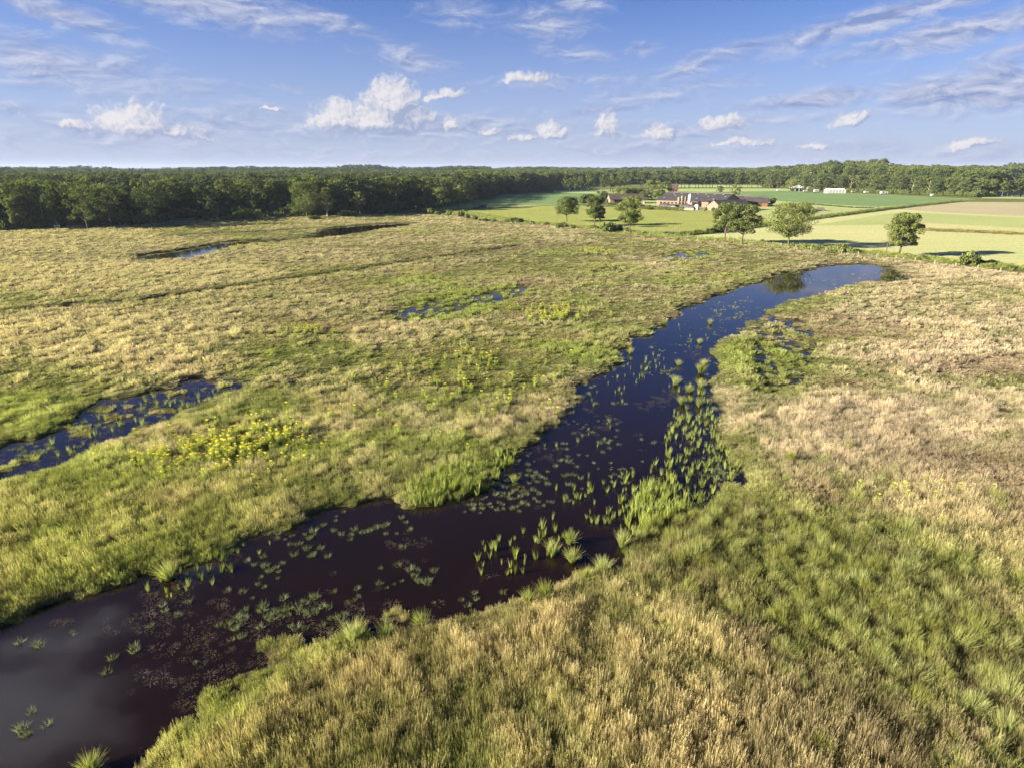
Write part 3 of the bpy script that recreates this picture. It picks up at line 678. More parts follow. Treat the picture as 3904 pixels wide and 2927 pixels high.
spread([(860,1070),(920,1020),(1020,1010),(1110,975),(1115,990),(1030,1070),(950,1085),(880,1090)], 170, 7, .6, 1.0)
spread([(340,1250),(430,1200),(520,1180),(520,1230),(440,1260),(360,1290)], 22, 8, .4, .7)
spread([(1110,960),(1240,900),(1300,830),(1380,760),(1400,800),(1300,960),(1180,1010)], 26, 9, .35, .6)
spread([(1460,700),(1560,650),(1620,640),(1560,720),(1480,750)], 30, 10, .3, .5)
spread([(60,960),(300,860),(520,820),(500,860),(330,910),(130,985)], 46, 11, .5, .9)
spread([(300,1240),(430,1180),(620,1140),(640,1180),(480,1260),(330,1330)], 14, 12, .35, .6)
sh = [s for s in sh]
A = np.array(sh); zz = height(A[:, 0], A[:, 1])
sizes = A[:, 2]/np.hypot(A[:, 0], A[:, 1]); od = np.argsort(-sizes); print('shoots', len(A))
for j in od[:300]:
    x, y, s = A[j]; o = obj('reed_shoot', SHO[j % 3], None, (x, y, max(zz[j], ZW)-.02)); o.rotation_euler = (.1*(r.rand()-.5), .1*(r.rand()-.5), r.rand()*6.28)
    o.scale = (s*1.15, s*1.15, s); px_, py_ = projn(x, y); ox = px_/1.76572; oy = py_/1.76572
    lb = ('bright upright reed shoot in the reed bed on the left bank' if ox < 1125 and oy < 1100 and ox > 840 else
          'upright green shoot in dark water by the left bank' if ox < 840 else
          'bright green shoot in black water before the rush bed' if oy > 1100 and ox < 1300 else
          'bright yellow-green reed shoot crowding the right side of the channel' if ox > 1300 and oy > 880 else
          'small green shoot scattered in the blue channel')
    tag(o, lb, 'reed shoot', 'reed shoots standing in the pond')
rest = od[300:]; B = A[rest]
so = scatter('reeds', [proto('reed_shoot', m_) for m_ in SHO], np.stack([B[:, 0], B[:, 1], np.maximum(zz[rest], ZW)-.02], 1), r.rand(len(B))*6.28,
             np.stack([B[:, 2]*1.15, B[:, 2]*1.15, B[:, 2]], 1), r.randint(0, 3, len(B)))
tag(so, 'small far reed shoots in the ponds', 'reeds')
el = lambda cx, cy, a, b: np.exp(-(((ox-cx)/a)**2+((oy-cy)/b)**2))
# grey-green sprigs and dead stems lying on the water
X, Y = jgrid(-45, 70, 14, 190, .34, 99); Pz = height(X, Y)
s = psd(X, Y, POND); s2 = psd(X, Y, POND2)
px, py = projn(X, Y); ox, oy = px/1.76572, py/1.76572
inw = ((s < .3) | (s2 < .5)) & (Pz < ZW+.05) & (oy > 600)
rr = np.random.RandomState(31); WP = []
for (cx, cy, a_, b_, n_) in ((1230,980,130,60,24),(1130,1030,110,50,26),(1060,1075,100,24,18),(620,1160,110,40,9),(760,1140,110,35,12),(560,1215,80,40,5),(850,1240,220,60,10),(1300,860,60,80,16),(1450,1000,120,90,20),(1550,900,22,130,34),
        (1480,780,80,60,20),(1600,690,50,30,16),(1830,606,90,8,14),(1900,600,60,12,26),(1560,660,60,30,12),(330,900,160,40,34),(150,970,140,25,30),(480,845,50,12,12),(250,1400,200,80,5),(400,1330,160,60,5),(120,1500,100,80,2),(640,1330,120,30,14),(620,1300,80,30,6)):
    for _ in range(n_):
        x0, y0 = GO(cx+a_*rr.uniform(-1, 1), cy+b_*rr.uniform(-1, 1))
        if min(psd(np.array([x0]), np.array([y0]), P_)[0] for P_ in (POND, POND2)) > .2: continue
        m_ = 1+rr.randint(0, 4); sc_ = .4+.5*rr.rand()
        for _k in range(m_): WP.append((x0+rr.normal(0, .32*m_**.5), y0+rr.normal(0, .28*m_**.5), sc_*(.7+.5*rr.rand())))
WP = np.array(WP); n = len(WP); print('sprigs', n)
so = scatter('water_plants', [proto('water_sprig', m_) for m_ in SPR], np.stack([WP[:, 0], WP[:, 1], np.full(n, ZW-.01)], 1), r.rand(n)*6.28, WP[:, 2], r.randint(0, 2, n))
tag(so, 'grey-green water plants floating in loose patches on the ponds', 'water plants')
cn2 = fbm(X, Y, .30, 5, 401, .65)
pb = .16*el(430,1440,220,140) + .34*el(620,1330,180,60)+.06+.12*el(1330,870,130,60)+.20*(s2 < 0)+.05*el(1000,1250,300,60)+.26*el(600,1430,110,50)+.2*el(760,1370,90,30)+.16*el(480,1530,60,70)+.12*el(250,1350,200,60)
k = inw & (cn2 > .73-pb) & (rs.rand(len(X)) < .42) & ~((ox > 1600) & (oy < 660))
n = k.sum(); print('debris', n)
so = scatter('floating_stems', [proto('dead_stems', m_) for m_ in DEB], np.stack([X[k], Y[k], np.full(n, ZW-.015)], 1), r.rand(n)*6.28, .35+.6*r.rand(n), r.randint(0, 2, n))
tag(so, 'brown dead stems and weed floating on the peaty water', 'floating weed')

# ------------------------------------------------------------------ ragwort in flower
def ragwort(seed):
    rr = np.random.RandomState(seed); st = blade_mesh('stem', [blades(14, .10, .82, .035, .35, 2, seed, .2, .2), blades(30, .12, .72, .045, .4, 2, seed+1)], M_shoot)
    V = []; F = []
    for i in range(17):
        a, q_ = rr.rand()*6.28, .15*math.sqrt(rr.rand()); z = .80+.10*rr.rand(); b = len(V); w = .044
        n_ = rr.normal(0, .35, 3)+np.array([0, 0, 1]); n_ /= np.linalg.norm(n_); e1 = np.cross(n_, (1, 0, 0)); e1 /= np.linalg.norm(e1); e2 = np.cross(n_, e1); c_ = np.array([q_*math.cos(a), q_*math.sin(a), z])
        V += [c_+w*e1, c_+w*e2, c_-w*e1, c_-w*e2]; F.append((b, b+1, b+2, b+3))
    return st, npmesh('blossom', np.array(V), np.array(F), M_flower)
RW = [ragwort(s) for s in (61, 64, 67)]
pl = []
def flow(cx, cy, a, b, n, seed, clus=.45):
    rr = np.random.RandomState(seed); k = 0
    while k < n:
        ox_, oy_ = cx+a*rr.normal()*.6, cy+b*rr.normal()*.6; x, y = GO(ox_, oy_)
        if vn(np.array([x*.5]), np.array([y*.5]), 5)[0] < clus*rr.rand()*1.5: continue
        pl.append((x, y, .6+.5*rr.rand(), oy_ > 880)); k += 1
flow(440,985,120,36,150,1); flow(560,955,90,32,90,2); flow(370,1000,60,25,40,3); flow(640,960,60,30,20,9); flow(540,1010,300,60,26,10,0)
nb = len(pl)
flow(1200,682,80,18,110,4); flow(1020,780,80,45,26,5); flow(665,720,35,8,22,6); flow(1285,547,40,5,70,7); flow(1000,840,200,90,90,8,0); flow(1950,1080,180,60,12,11,0); flow(560,535,60,3,40,12); flow(880,500,80,5,60,13)
PL = np.array([p[:3] for p in pl]); zp = height(PL[:, 0], PL[:, 1]); k = (zp > ZW+.03)
first = None; cnt = 0
for i in np.argsort(PL[:, 1]):
    if not k[i] or i >= nb or cnt >= 270: continue
    x, y, s = PL[i]; cnt += 1; k[i] = False
    e = empty('ragwort', (x, y, zp[i]), r.rand()*6.28); e.scale = (s, s, s)
    st, fl_ = RW[cnt % 3]; obj('stem', st, e); obj('blossom', fl_, e)
    tag(e, 'yellow-flowered ragwort in the thick patch left of the pond' , 'ragwort', 'ragwort flowering in the meadow')
n = k.sum()
so = scatter('flowers', [[proto('stem', a), proto('blossom', b)] for a, b in RW], np.stack([PL[k, 0], PL[k, 1], zp[k]], 1), r.rand(n)*6.28, PL[k, 2]*1.15, r.randint(0, 3, n))
tag(so, 'far drifts of yellow ragwort flowers', 'flowers')

# ------------------------------------------------------------------ fields, tracks
def m_field(c1, c2, c3, sc=.12, rowdir=0., rowamt=.3, b=.5):
    def f(q):
        P = wpos(q); rp = q.n('ShaderNodeMapping', ins={'Vector': P, 'Rotation': (0, 0, rowdir), 'Scale': (.06, 1, 1)}).outputs[0]
        n = q.noise(P, sc*.35, 4, .6); s = q.noise(rp, .32, 4, .6); fnz = q.noise(P, 1.3, 5, .75)
        c = q.mix(q.rng(n, .35, .65), C4(c1), C4(c2)); c = q.mix(q.m('MULTIPLY', q.rng(s, .42, .66), rowamt), c, C4(c3))
        c = q.mix(q.rng(fnz, .35, .7), c, q.mix(1., c, (.52, .60, .45, 1), 'MULTIPLY')); tl = q.n('ShaderNodeTexWave', ins={'Vector': q.n('ShaderNodeMapping', ins={'Vector': P, 'Rotation': (0, 0, rowdir+1.57)}).outputs[0], 'Scale': .05, 'Distortion': 1.5, 'Detail Scale': .3}).outputs[1]; c = q.mix(q.m('MULTIPLY', q.rng(tl, .90, .99), .35), c, C4(c3))
        return princ(q, c, .95, .05, bump(q, fnz, b, .5))
    return f
def sheet(name, pts_src, z, m, sub=False):
    pts = [G(*p) for p in pts_src]; o = MB().face([(x, y, z) for x, y in pts]).build(name, m); tag(o, kind='structure'); 
    if o.data.polygons[0].normal.z < 0: o.data.flip_normals()
    return o
F_green = mat('leafy_crop', m_field((.30,.36,.09), (.37,.40,.11), (.36,.32,.13), .1, .3, .7, 1.))
F_beet = mat('beet_crop', m_field((.19,.29,.12), (.22,.33,.13), (.14,.20,.09), .1, .2, .4, 1.))
F_mown = mat('mown_meadow', m_field((.56,.55,.26), (.50,.53,.22), (.62,.56,.33), .07, .15, .55, .3))
F_plow = mat('bare_stubble', m_field((.52,.44,.29), (.47,.41,.26), (.42,.37,.24), .1, .1, .5, .5))
F_grn2 = mat('green_pasture', m_field((.38,.44,.17), (.43,.47,.19), (.46,.48,.22), .06, -.1, .5, .4))
F_pale = mat('pale_far_field', m_field((.42,.50,.20), (.36,.46,.15), (.45,.48,.24), .06, 0., .4, .3))
F_track = mat('sandy_track', m_field((.42,.37,.30), (.36,.31,.24), (.28,.28,.14), .8, 0., .4, .3))
F_road = mat('asphalt', m_field((.10,.10,.10), (.13,.13,.125), (.16,.15,.13), .5, 0., .3, .2))
sheet('field', [(1640,806),(1770,800),(1960,845),(2360,883),(2420,890),(2580,902),(2700,890),(2930,856),(2920,830),(2700,803),(2250,788),(1990,768),(1750,780)], .030, F_green)
sheet('field', [(1640,798),(1880,762),(1905,746),(2100,736),(2330,740),(2400,752),(2340,780),(1900,783),(1800,786)], .034, F_beet)
sheet('field', [(2330,742),(2600,722),(2900,722),(3060,731),(3300,741),(3560,753),(3720,760),(3660,768),(3370,800),(3110,833),(2930,858),(2830,850),(2700,805),(2340,785)], .026, F_grn2)
sheet('field', [(2500,730),(2560,723),(2900,723),(3060,732),(3300,742),(3560,754),(3720,761),(3600,772),(3340,790),(3000,770),(2900,760),(2700,745)], .038, F_beet)
sheet('field', [(2440,731),(2520,720),(3000,720),(3050,728),(2700,733)], .044, F_pale)
sheet('field', [(2590,905),(2700,893),(2930,861),(3110,836),(3370,803),(3665,771),(4300,790),(4700,1060),(3904,1035),(3500,985),(3160,950),(2900,925),(2700,912)], .022, F_mown)
sheet('field', [(3500,787),(3665,771),(4300,775),(4400,830),(3904,826),(3600,812),(3420,797)], .048, F_plow)
sheet('field', [(3100,860),(3400,815),(3500,812),(3904,832),(4300,840),(4300,885),(3904,870),(3540,852),(3400,858)], .054, F_grn2)
sheet('field', [(2110,728),(2350,724),(2440,730),(2430,738),(2330,741),(2110,735)], .05, F_pale)
sheet('field', [(2500,716),(2500,706),(3000,708),(3000,716)], .056, F_grn2)
sheet('field', [(3740,757),(3790,725),(4200,722),(4200,765)], .052, F_grn2)
def strip(name, pts, w, z, m, src=True):
    P = [np.array(G(*p) if src else p) for p in pts]; L = []; Rr = []
    for i, p in enumerate(P):
        d = P[min(i+1, len(P)-1)]-P[max(i-1, 0)]; d = d/np.linalg.norm(d); n_ = np.array([-d[1], d[0]])
        L.append(p+n_*w/2); Rr.append(p-n_*w/2)
    mb = MB()
    for i in range(len(P)-1): mb.face([(*Rr[i], z), (*Rr[i+1], z), (*L[i+1], z), (*L[i], z)])
    o = mb.build(name, m); tag(o, kind='structure'); return o
TRK = [(1600,800),(1700,806),(1800,818),(1963,846),(2150,862),(2300,880),(2406,892),(2560,905),(2759,919),(2900,931),(3100,948),(3300,966),(3549,994),(3894,1024),(4300,1070)]
strip('track', TRK, 2.6, .07, F_track)
strip('road', [(1560,808),(1640,802),(1760,799),(1835,797),(1960,792),(2130,783),(2260,779),(2330,778)], 4.0, .075, F_road)
# field ditch with rank grass
def bank(pts, w, h, n, seed, name, label, protos, tipc, basec, src=True, scale=1.6):
    rr = np.random.RandomState(seed); P = np.array([G(*p) if src else p for p in pts]); seg = np.linalg.norm(P[1:]-P[:-1], axis=1); c = np.concatenate([[0], np.cumsum(seg)])
    t = rr.rand(n)*c[-1]; x = np.interp(t, c, P[:, 0])+rr.normal(0, w, n); y = np.interp(t, c, P[:, 1])+rr.normal(0, w, n)
    j = (.7+.6*rr.rand(n, 1)); s_ = scale*(.7+.6*rr.rand(n))
    o = scatter(name, protos, np.stack([x, y, np.full(n, -.02)], 1), rr.rand(n)*6.28, np.stack([s_, s_, h*(.6+.8*rr.rand(n))], 1), rr.randint(0, len(protos), n),
                {'tip': np.array([tipc])*j, 'base': np.array([basec])*j})
    tag(o, label, 'grass'); return o
bank([(2560,903),(2700,889),(2930,860),(3110,834),(3240,818),(3370,801),(3540,782),(3665,769)], 1.1, 1.1, 2600, 3, 'ditch_grass', 'dark rank grass along the ditch between green crop and mown meadow', GP[:4], (.17,.21,.07), (.10,.13,.04))
bank([(3063,778),(3250,793),(3330,795)], .5, .6, 300, 4, 'ditch_grass', 'thin dark grass line across the green field', GP[:4], (.12,.16,.05), (.06,.09,.025))
bank(TRK, 2.9, .65, 5200, 5, 'verge_grass', 'green verge grass beside the sandy track', GP[:4], (.30,.34,.10), (.16,.2,.05), scale=1.7)
bank([(3440,872),(3600,880),(3904,893)], 2.2, .6, 900, 6, 'weed_strip', 'brown weeds in a strip across the mown meadow', GP[2:6], (.32,.26,.12), (.22,.2,.08), scale=2.)

# ------------------------------------------------------------------ trees
def lathe_np(pts, rad, n=6):
    mb = MB()
    for (p0, r0), (p1, r1) in zip(list(zip(pts, rad))[:-1], list(zip(pts, rad))[1:]): mb.tube(p0, p1, r0, r1, n, False)
    return mb
def tree(seed, H, Rc, cb, nl=40, lp=70, ls=.42, shape='oak', lmat=None, bmat=None, lean=0., gaps=.25, name='tree'):
    """trunk and crown meshes; cb = height where the crown starts"""
    rr = np.random.RandomState(seed); tr = MB()
    tr0 = .018*H+.05; bend = rr.normal(0, .25, 2); pts = []; top = (H*.82 if shape != 'pine' else H*.93)
    for k in range(6): t = k/5; pts.append(np.array([bend[0]*math.sin(t*3)+lean*t, bend[1]*math.sin(t*2.5), t*top-.3*(k == 0)]))
    for k in range(5): tr.tube(pts[k], pts[k+1], tr0*(1-.17*k), tr0*(1-.17*(k+1)), 7, False)
    puffs = []
    for i in range(nl):
        t = rr.rand(); t = (i+t)/nl
        if shape == 'pine':
            z = cb+(H-cb)*t; m_ = Rc*(1-.5*t)*(.4+.6*rr.rand())
        elif shape == 'birch':
            z = cb+(H-cb)*t; m_ = Rc*math.sin(math.pi*(.12+.80*t))**.8*(.3+.7*rr.rand())
        else:
            z = cb+(H-cb)*t; m_ = Rc*math.sqrt(max(.05, 1-((t-.42)/.62)**2))*math.sqrt(.12+.88*rr.rand())
        a = rr.rand()*6.283
        if rr.rand() < gaps and t < .5: m_ *= .5
        pr = (.17+.13*rr.rand())*Rc*(1.1 if shape == 'oak' else .9)
        puffs.append((np.array([m_*math.cos(a)+lean*z/H, m_*math.sin(a), min(z, H-pr*.6)]), pr))
    for c_, pr in puffs[::2]:
        z0 = max(cb*.75, c_[2]-.45*np.hypot(c_[0], c_[1])-.8); f = min(.98, z0/top); b_ = np.array([np.interp(f*5, range(6), [p[j] for p in pts]) for j in range(3)])
        mid = (b_+c_)/2+np.array([0, 0, -.1]); w0 = tr0*.38*(1-.6*f)+.02
        tr.tube(b_, mid, w0, w0*.6, 4, False); tr.tube(mid, c_, w0*.6, w0*.25, 4, False)
    V = []; A = []
    for c_, pr in puffs:
        n = int(lp*(.7+.6*rr.rand())); d = rr.normal(0, 1, (n, 3)); d /= np.linalg.norm(d, axis=1)[:, None]+1e-9
        fl = .62 if shape != 'pine' else .38
        rad = pr*(.45+.62*rr.rand(n)**.6)[:, None]; p = c_ + d*rad*np.array([1, 1, fl])
        p[:, 2] = np.maximum(p[:, 2], cb*.8)
        nn = d+rr.normal(0, .55, (n, 3)); nn /= np.linalg.norm(nn, axis=1)[:, None]
        a1 = np.cross(nn, rr.normal(0, 1, (n, 3))); a1 /= np.linalg.norm(a1, axis=1)[:, None]; a2 = np.cross(nn, a1)
        s_ = (ls*(.55+.75*rr.rand(n)))[:, None]; dr = nn*s_*.18
        V.append(np.stack([p-a1*s_*.5, p-a2*s_*.36+dr, p+a1*s_*.5, p+a2*s_*.36+dr], 1).reshape(-1, 3)); A.append(np.full(n*4, rr.rand())*.7+np.repeat(rr.rand(n), 4)*.3)
    V = np.concatenate(V); F = np.arange(len(V)).reshape(-1, 4)
    cm = npmesh('crown', V, F, lmat or M_oak, False, {'puff': ('FLOAT', np.concatenate(A))})
    tm = bpy.data.meshes.new('trunk'); tm.from_pydata(tr.V, [], tr.F); tm.materials.append(bmat or M_bark); tm.polygons.foreach_set('use_smooth', [True]*len(tm.polygons)); tm.update()
    return tm, cm
def plant(name, meshes, x, y, label, cat_='tree', group=None, rz=0., s=1., sz=None, z=0.):
    e = empty(name, (x, y, z), rz); e.scale = (s, s, sz or s)
    obj('trunk', meshes[0], e); obj('crown', meshes[1], e); tag(e, label, cat_, group); return e
def by_px(px, pyb, pyt, wpx):
    x, y = G(px, pyb); return x, y, zat(pyt, y), wpx*mpp(y)/2
GR_LONE = 'trees standing singly along the track'
heroes = [
 (2162,846,751,90,.34,'round dark tree at the field edge, leftmost of the trees before the farm',M_oak,'oak_tree'),
 (2266,862,749,76,.30,'tall narrow tree beside a thin sapling before the farm',M_oak,'oak_tree'),
 (2287,862,794,34,.45,'thin sapling leaning out from the tall narrow tree',M_oak,'young_tree'),
 (2400,894,749,104,.34,'broad light-green tree above the dense bush before the farm',M_light,'oak_tree'),
 (2379,867,810,36,.42,'small tree in front of the left side of the broad light-green one',M_oak,'young_tree'),
 (2761,930,774,92,.36,'left tree of the close pair beside the track',M_oak,'oak_tree'),
 (2827,934,780,116,.34,'wider right tree of the close pair beside the track',M_oak,'oak_tree'),
 (3007,946,773,168,.31,'large spreading tree mirrored in the pond',M_light,'oak_tree'),
 (3427,978,812,122,.30,'lone oval tree beside the bare dead sapling',M_light,'oak_tree'),
 (1671,804,714,82,.24,'bright light-green tree at the corner of the wood',M_light,'oak_tree'),
 (1750,797,707,62,.36,'tree with a clear trunk right of the bright one at the wood corner',M_light,'oak_tree'),
 (1607,800,752,34,.45,'small light tree by the road sign',M_light,'young_tree'),
 (1171,831,692,112,.22,'big full oak standing forward from the wood edge',M_oak,'oak_tree'),
 (3018,737,684,56,.30,'round light tree beside the white-roofed pavilion',M_light,'oak_tree'),
 (3060,733,700,20,.2,'small dark tree behind the pavilion',M_oak,'young_tree'),
 (2743,738,711,26,.2,'dark round tree behind the long barn roof',M_oak,'oak_tree'),
 (2800,752,703,42,.15,'taller light tree behind the right end of the long barn',M_light,'oak_tree'),
 (2943,786,755,28,.2,'small tree right of the red brick shed',M_oak,'young_tree'),
]
for i, (px, pb, pt, wp, cbf, lb, lm, nm) in enumerate(heroes):
    x, y, H, Rc = by_px(px, pb, pt, wp)
    hi = y < 330
    tm, cm = tree(200+i, H, Rc*1.02, H*cbf, 80 if hi else 34, 150 if hi else 60, (.36 if hi else .55), 'oak', lm, gaps=.35)
    plant(nm, (tm, cm), x, y, lb, 'tree', GR_LONE if y < 330 else None, 0)
# dead sapling
x, y, H, Rc = by_px(3372, 980, 894, 20)
mb = MB(); p = np.array([0., 0, -.2]); 
pts = [np.array(v) for v in ((0,0,-.2),(.25,0,H*.3),(.15,0,H*.55),(.45,.1,H*.8),(.1,.1,H))]
for a, b, w0, w1 in zip(pts[:-1], pts[1:], (.14,.12,.09,.06), (.12,.09,.06,.03)): mb.tube(a, b, w0, w1, 6)
for a, b in (((.15,0,H*.55),(-1.1,.1,H*.72)),((-1.1,.1,H*.72),(-1.9,0,H*.66)),((.45,.1,H*.8),(1.2,0,H*.9)),((.4,0,H*.75),(-.5,.2,H*.95)),((.2,0,H*.6),(1.2,0,H*.78))): mb.tube(a, b, .06, .025, 5)
t_ = mb.build('dead_tree', M_bark, None, False, (x, y, 0)); tag(t_, 'bare leafless dead sapling beside the lone oval tree', 'tree')

# forest stand prototypes
OAKS = [tree(300+i, 17, 4.9+.5*(i % 3), (2.2, 4.6, 1.6, 3., 5.)[i], 44, 60, .62, 'oak', M_oak if i % 2 == 0 else M_shade) for i in range(5)]
LITE = [tree(320+i, 16, 3.6, 3.4, 30, 62, .55, 'birch', M_light, M_birch) for i in range(3)]
PINE = [tree(340+i, 16, 3.1, 8.0, 26, 60, .50, 'pine', M_pine) for i in range(4)]
KINDS_ = OAKS + LITE + PINE
BLX = np.array([-4000,0,310,590,650,960,1170,1400,1600,1730,1850,1900,2105,2125,2300,2550,2900,2910,3082,3308,3445,3581,3717,3785,3800,3904,9000])
BLY = np.array([905,880,868,855,836,830,827,815,800,779,758,742,730,716,707,704,705,716,727,736,743,748,754,753,716,713,712])
def stand(y0, y1, s, seed, xm=1.1):
    X, Y = jgrid(-y1*xm, y1*xm, y0, y1, s, seed); k = np.abs(X) < Y*xm; X, Y = X[k], Y[k]
    px, py = projn(X, Y); k = py < np.interp(px, BLX, BLY) - 1
    return X[k], Y[k], px[k], py[k]
cx_, cy_, cs_, cpx, cpy = [], [], [], [], []
for (y0, y1, s, f) in ((200, 420, 6.4, 1.), (420, 800, 8.0, 1.12), (800, 1500, 13., 1.6), (1500, 3200, 26., 2.6), (3200, 6500, 60., 5.)):
    X, Y, px, py = stand(y0, y1, s, int(y0), 1.12 if y0 < 1500 else .98)
    cx_.append(X); cy_.append(Y); cs_.append(np.full(len(X), f)); cpx.append(px); cpy.append(py)
FXx, FYy, FS, FP, FQ = map(np.concatenate, (cx_, cy_, cs_, cpx, cpy))
depthn = np.interp(FP, BLX, BLY) - FQ                  # how far behind the edge, in image rows
u = rs.rand(len(FXx)); left = FP < 1750
pn = fbm(FXx, FYy, .012, 3, 700)
kind = np.where(left & (depthn > 9) & (pn > .40) & (u < .85), 8+(u*997 % 4).astype(int), np.where(u < .16, 5+(u*997 % 3).astype(int), (u*991 % 5).astype(int)))
kind = np.where(~left & (u > .1), (u*991 % 5).astype(int), kind)
hh = np.where(left, .80+.26*rs.rand(len(u))+.22*(fbm(FXx, FYy, .02, 2, 731)-.4), 1.0+.12*rs.rand(len(u)))
rt = sst(FP, 2850, 3150); hh = hh*(1+rt*(.16+.75*(fbm(FXx, FYy, .012, 3, 710)-.38)))
hh = np.where(FYy > 1400, .72+.62*fbm(FXx, FYy, .006, 3, 720)+.12*rs.rand(len(u)), hh)
bmp = sst(fbm(FXx, FYy, .009, 2, 740), .60, .72)*(FYy > 900)*(FYy < 3000); hh = hh*(1+.32*bmp)
hh = np.where(~left & (FP < 2850) & (FYy < 1400), .9+.25*rs.rand(len(u)), hh)
hh = np.where(~left & (FP > 2900) & (depthn < 7), hh*.66, hh)
print('forest', len(FXx))
vis = (FP > -30) & (FP < 3940)
size = np.where(vis, 1/FYy, 0)*np.where(depthn < 14, 1., .45)
od = np.argsort(-size); nind = 210
for j in od[:nind]:
    kd = int(kind[j]); nm = 'oak_tree' if kd < 5 else ('birch_tree' if kd < 8 else 'pine_tree'); fr = depthn[j] < 9
    side = 'left wood' if FP[j] < 2120 else 'wood behind the pavilion'
    lb = {'oak_tree': 'dark green broadleaf tree %s of the %s', 'birch_tree': 'pale slender birch %s of the %s', 'pine_tree': 'blue-green pine %s of the %s'}[nm] % ('on the front edge' if fr else 'behind the front rows', side)
    s = hh[j]; plant(nm, KINDS_[kd], FXx[j], FYy[j], lb, 'tree', 'trees of the ' + side, rs.rand()*6.28, s*(.95+.2*rs.rand()), s)
m_ = np.ones(len(FXx), bool); m_[od[:nind]] = False
X, Y, S, Hs, K_ = FXx[m_], FYy[m_], FS[m_], hh[m_], kind[m_]; n = len(X)
nearf = Y < 900
for sel, nm, lab, full in ((nearf, 'forest', 'closed canopy of the woods behind the edge trees', True), (~nearf, 'distant_forest', 'far woodland reaching the horizon', False)):
    pr = [[proto('trunk', a), proto('crown', b)] if full else proto('crown', b) for a, b in KINDS_]; c_ = sel.sum()
    so = scatter(nm, pr, np.stack([X[sel], Y[sel], np.zeros(c_)], 1), rs.rand(c_)*6.28, np.stack([S[sel]*(.95+.25*rs.rand(c_)), S[sel]*(.95+.25*rs.rand(c_)), Hs[sel]], 1), K_[sel])
    tag(so, lab, 'forest')
# tree rows with open trunks beyond the farm
ROW = [tree(360+i, 15, 4.0, 4.6, 26, 60, .6, 'oak', M_oak) for i in range(3)]
rr = np.random.RandomState(9)
def rowt(pts, n, lab, grp, h0=1., jit=2., protos=ROW):
    P = np.array([G(*p) for p in pts]); seg = np.linalg.norm(P[1:]-P[:-1], axis=1); c = np.concatenate([[0], np.cumsum(seg)])
    for i in range(n):
        t = (i+.5+rr.rand()*.35)/n*c[-1]; s = h0*(.85+.3*rr.rand())
        plant('oak_tree', protos[i % len(protos)], float(np.interp(t, c, P[:, 0]))+rr.normal(0, jit*.3), float(np.interp(t, c, P[:, 1]))+rr.normal(0, jit), lab, 'tree', grp, rr.rand()*6.28, s*(.9+.2*rr.rand()), s)
rowt([(2540,719),(2700,718),(2900,719),(3000,720)], 30, 'tree in the long row of clear-trunked trees beyond the farm', 'row of trees beyond the farm', 1.05)
rowt([(2135,731),(2210,731),(2300,731),(2360,730)], 13, 'tree in the loose row at the far end of the beet field', 'trees at the end of the beet field', 1.0, 5)
rowt([(2300,722),(2420,720),(2540,719)], 12, 'tree in the grove behind the farmyard', 'grove behind the farm', 1.0, 8)
rowt([(3800,752),(3860,752),(3900,751)], 8, 'slender tree in the small row at the right beyond the stubble', 'small row at the right', .95, 2)
# farm trees
for i, (px, pb, pt, wp, lm) in enumerate(((2370,765,716,64,M_light),(2412,765,720,52,M_oak),(2440,762,724,46,M_light),(2492,762,694,56,M_light),(2540,760,700,50,M_light),(2340,768,742,50,M_shade),(2250,776,745,56,M_shade),(2300,774,735,46,M_oak),(2226,778,752,30,M_shade),(2848,765,748,28,M_light),(2460,766,735,50,M_shade),(2520,768,728,40,M_shade))):
    x, y, H, Rc = by_px(px, pb, pt, wp); tm, cm = tree(400+i, H*1.08, Rc*1.15, H*.08, 44, 80, .6, 'oak', M_oak if i % 3 else lm)
    plant('farm_tree', (tm, cm), x, y+6, 'leafy tree sheltering the left side of the farmyard' if px < 2600 else 'yellowish bush behind the red brick shed', 'tree', 'trees around the farmyard')
# pale birch standing forward, pine bush and others at the wood edge
for i, (px, pb, pt, wp, sh_, lm, lb, nm) in enumerate(((1060,824,712,60,'birch',M_light,'pale silvery birch standing forward at the wood edge','birch_tree'),
        (827,842,766,70,'pine',M_pine,'grey-green young pine among the bushes before the wood','pine_tree'),
        (1253,826,716,70,'birch',M_light,'birch with white stems right of the big oak','birch_tree'),(1378,822,730,60,'birch',M_oak,'birch with white stem near the middle of the wood edge','birch_tree'),
        (85,876,752,60,'birch',M_light,'birch with a white slanting trunk at the far left','birch_tree'),(350,874,702,120,'oak',M_oak,'broad oak leaning out over the rail fence','oak_tree'),(235,872,720,70,'oak',M_shade,'dark oak left of the broad leaning oak','oak_tree'),
        (440,868,705,100,'oak',M_oak,'oak with two bare trunks right of the broad leaning oak','oak_tree'),(590,862,712,110,'oak',M_shade,'dark oak at the corner where the wood edge steps back','oak_tree'))):
    x, y, H, Rc = by_px(px, pb, pt, wp); tm, cm = tree(430+i, H, Rc, H*(.1 if sh_ == 'birch' and i == 0 else .25), 46, 90, .42, sh_, lm, M_birch if 'birch' in lb else M_bark)
    plant(nm, (tm, cm), x, y-2, lb, 'tree')

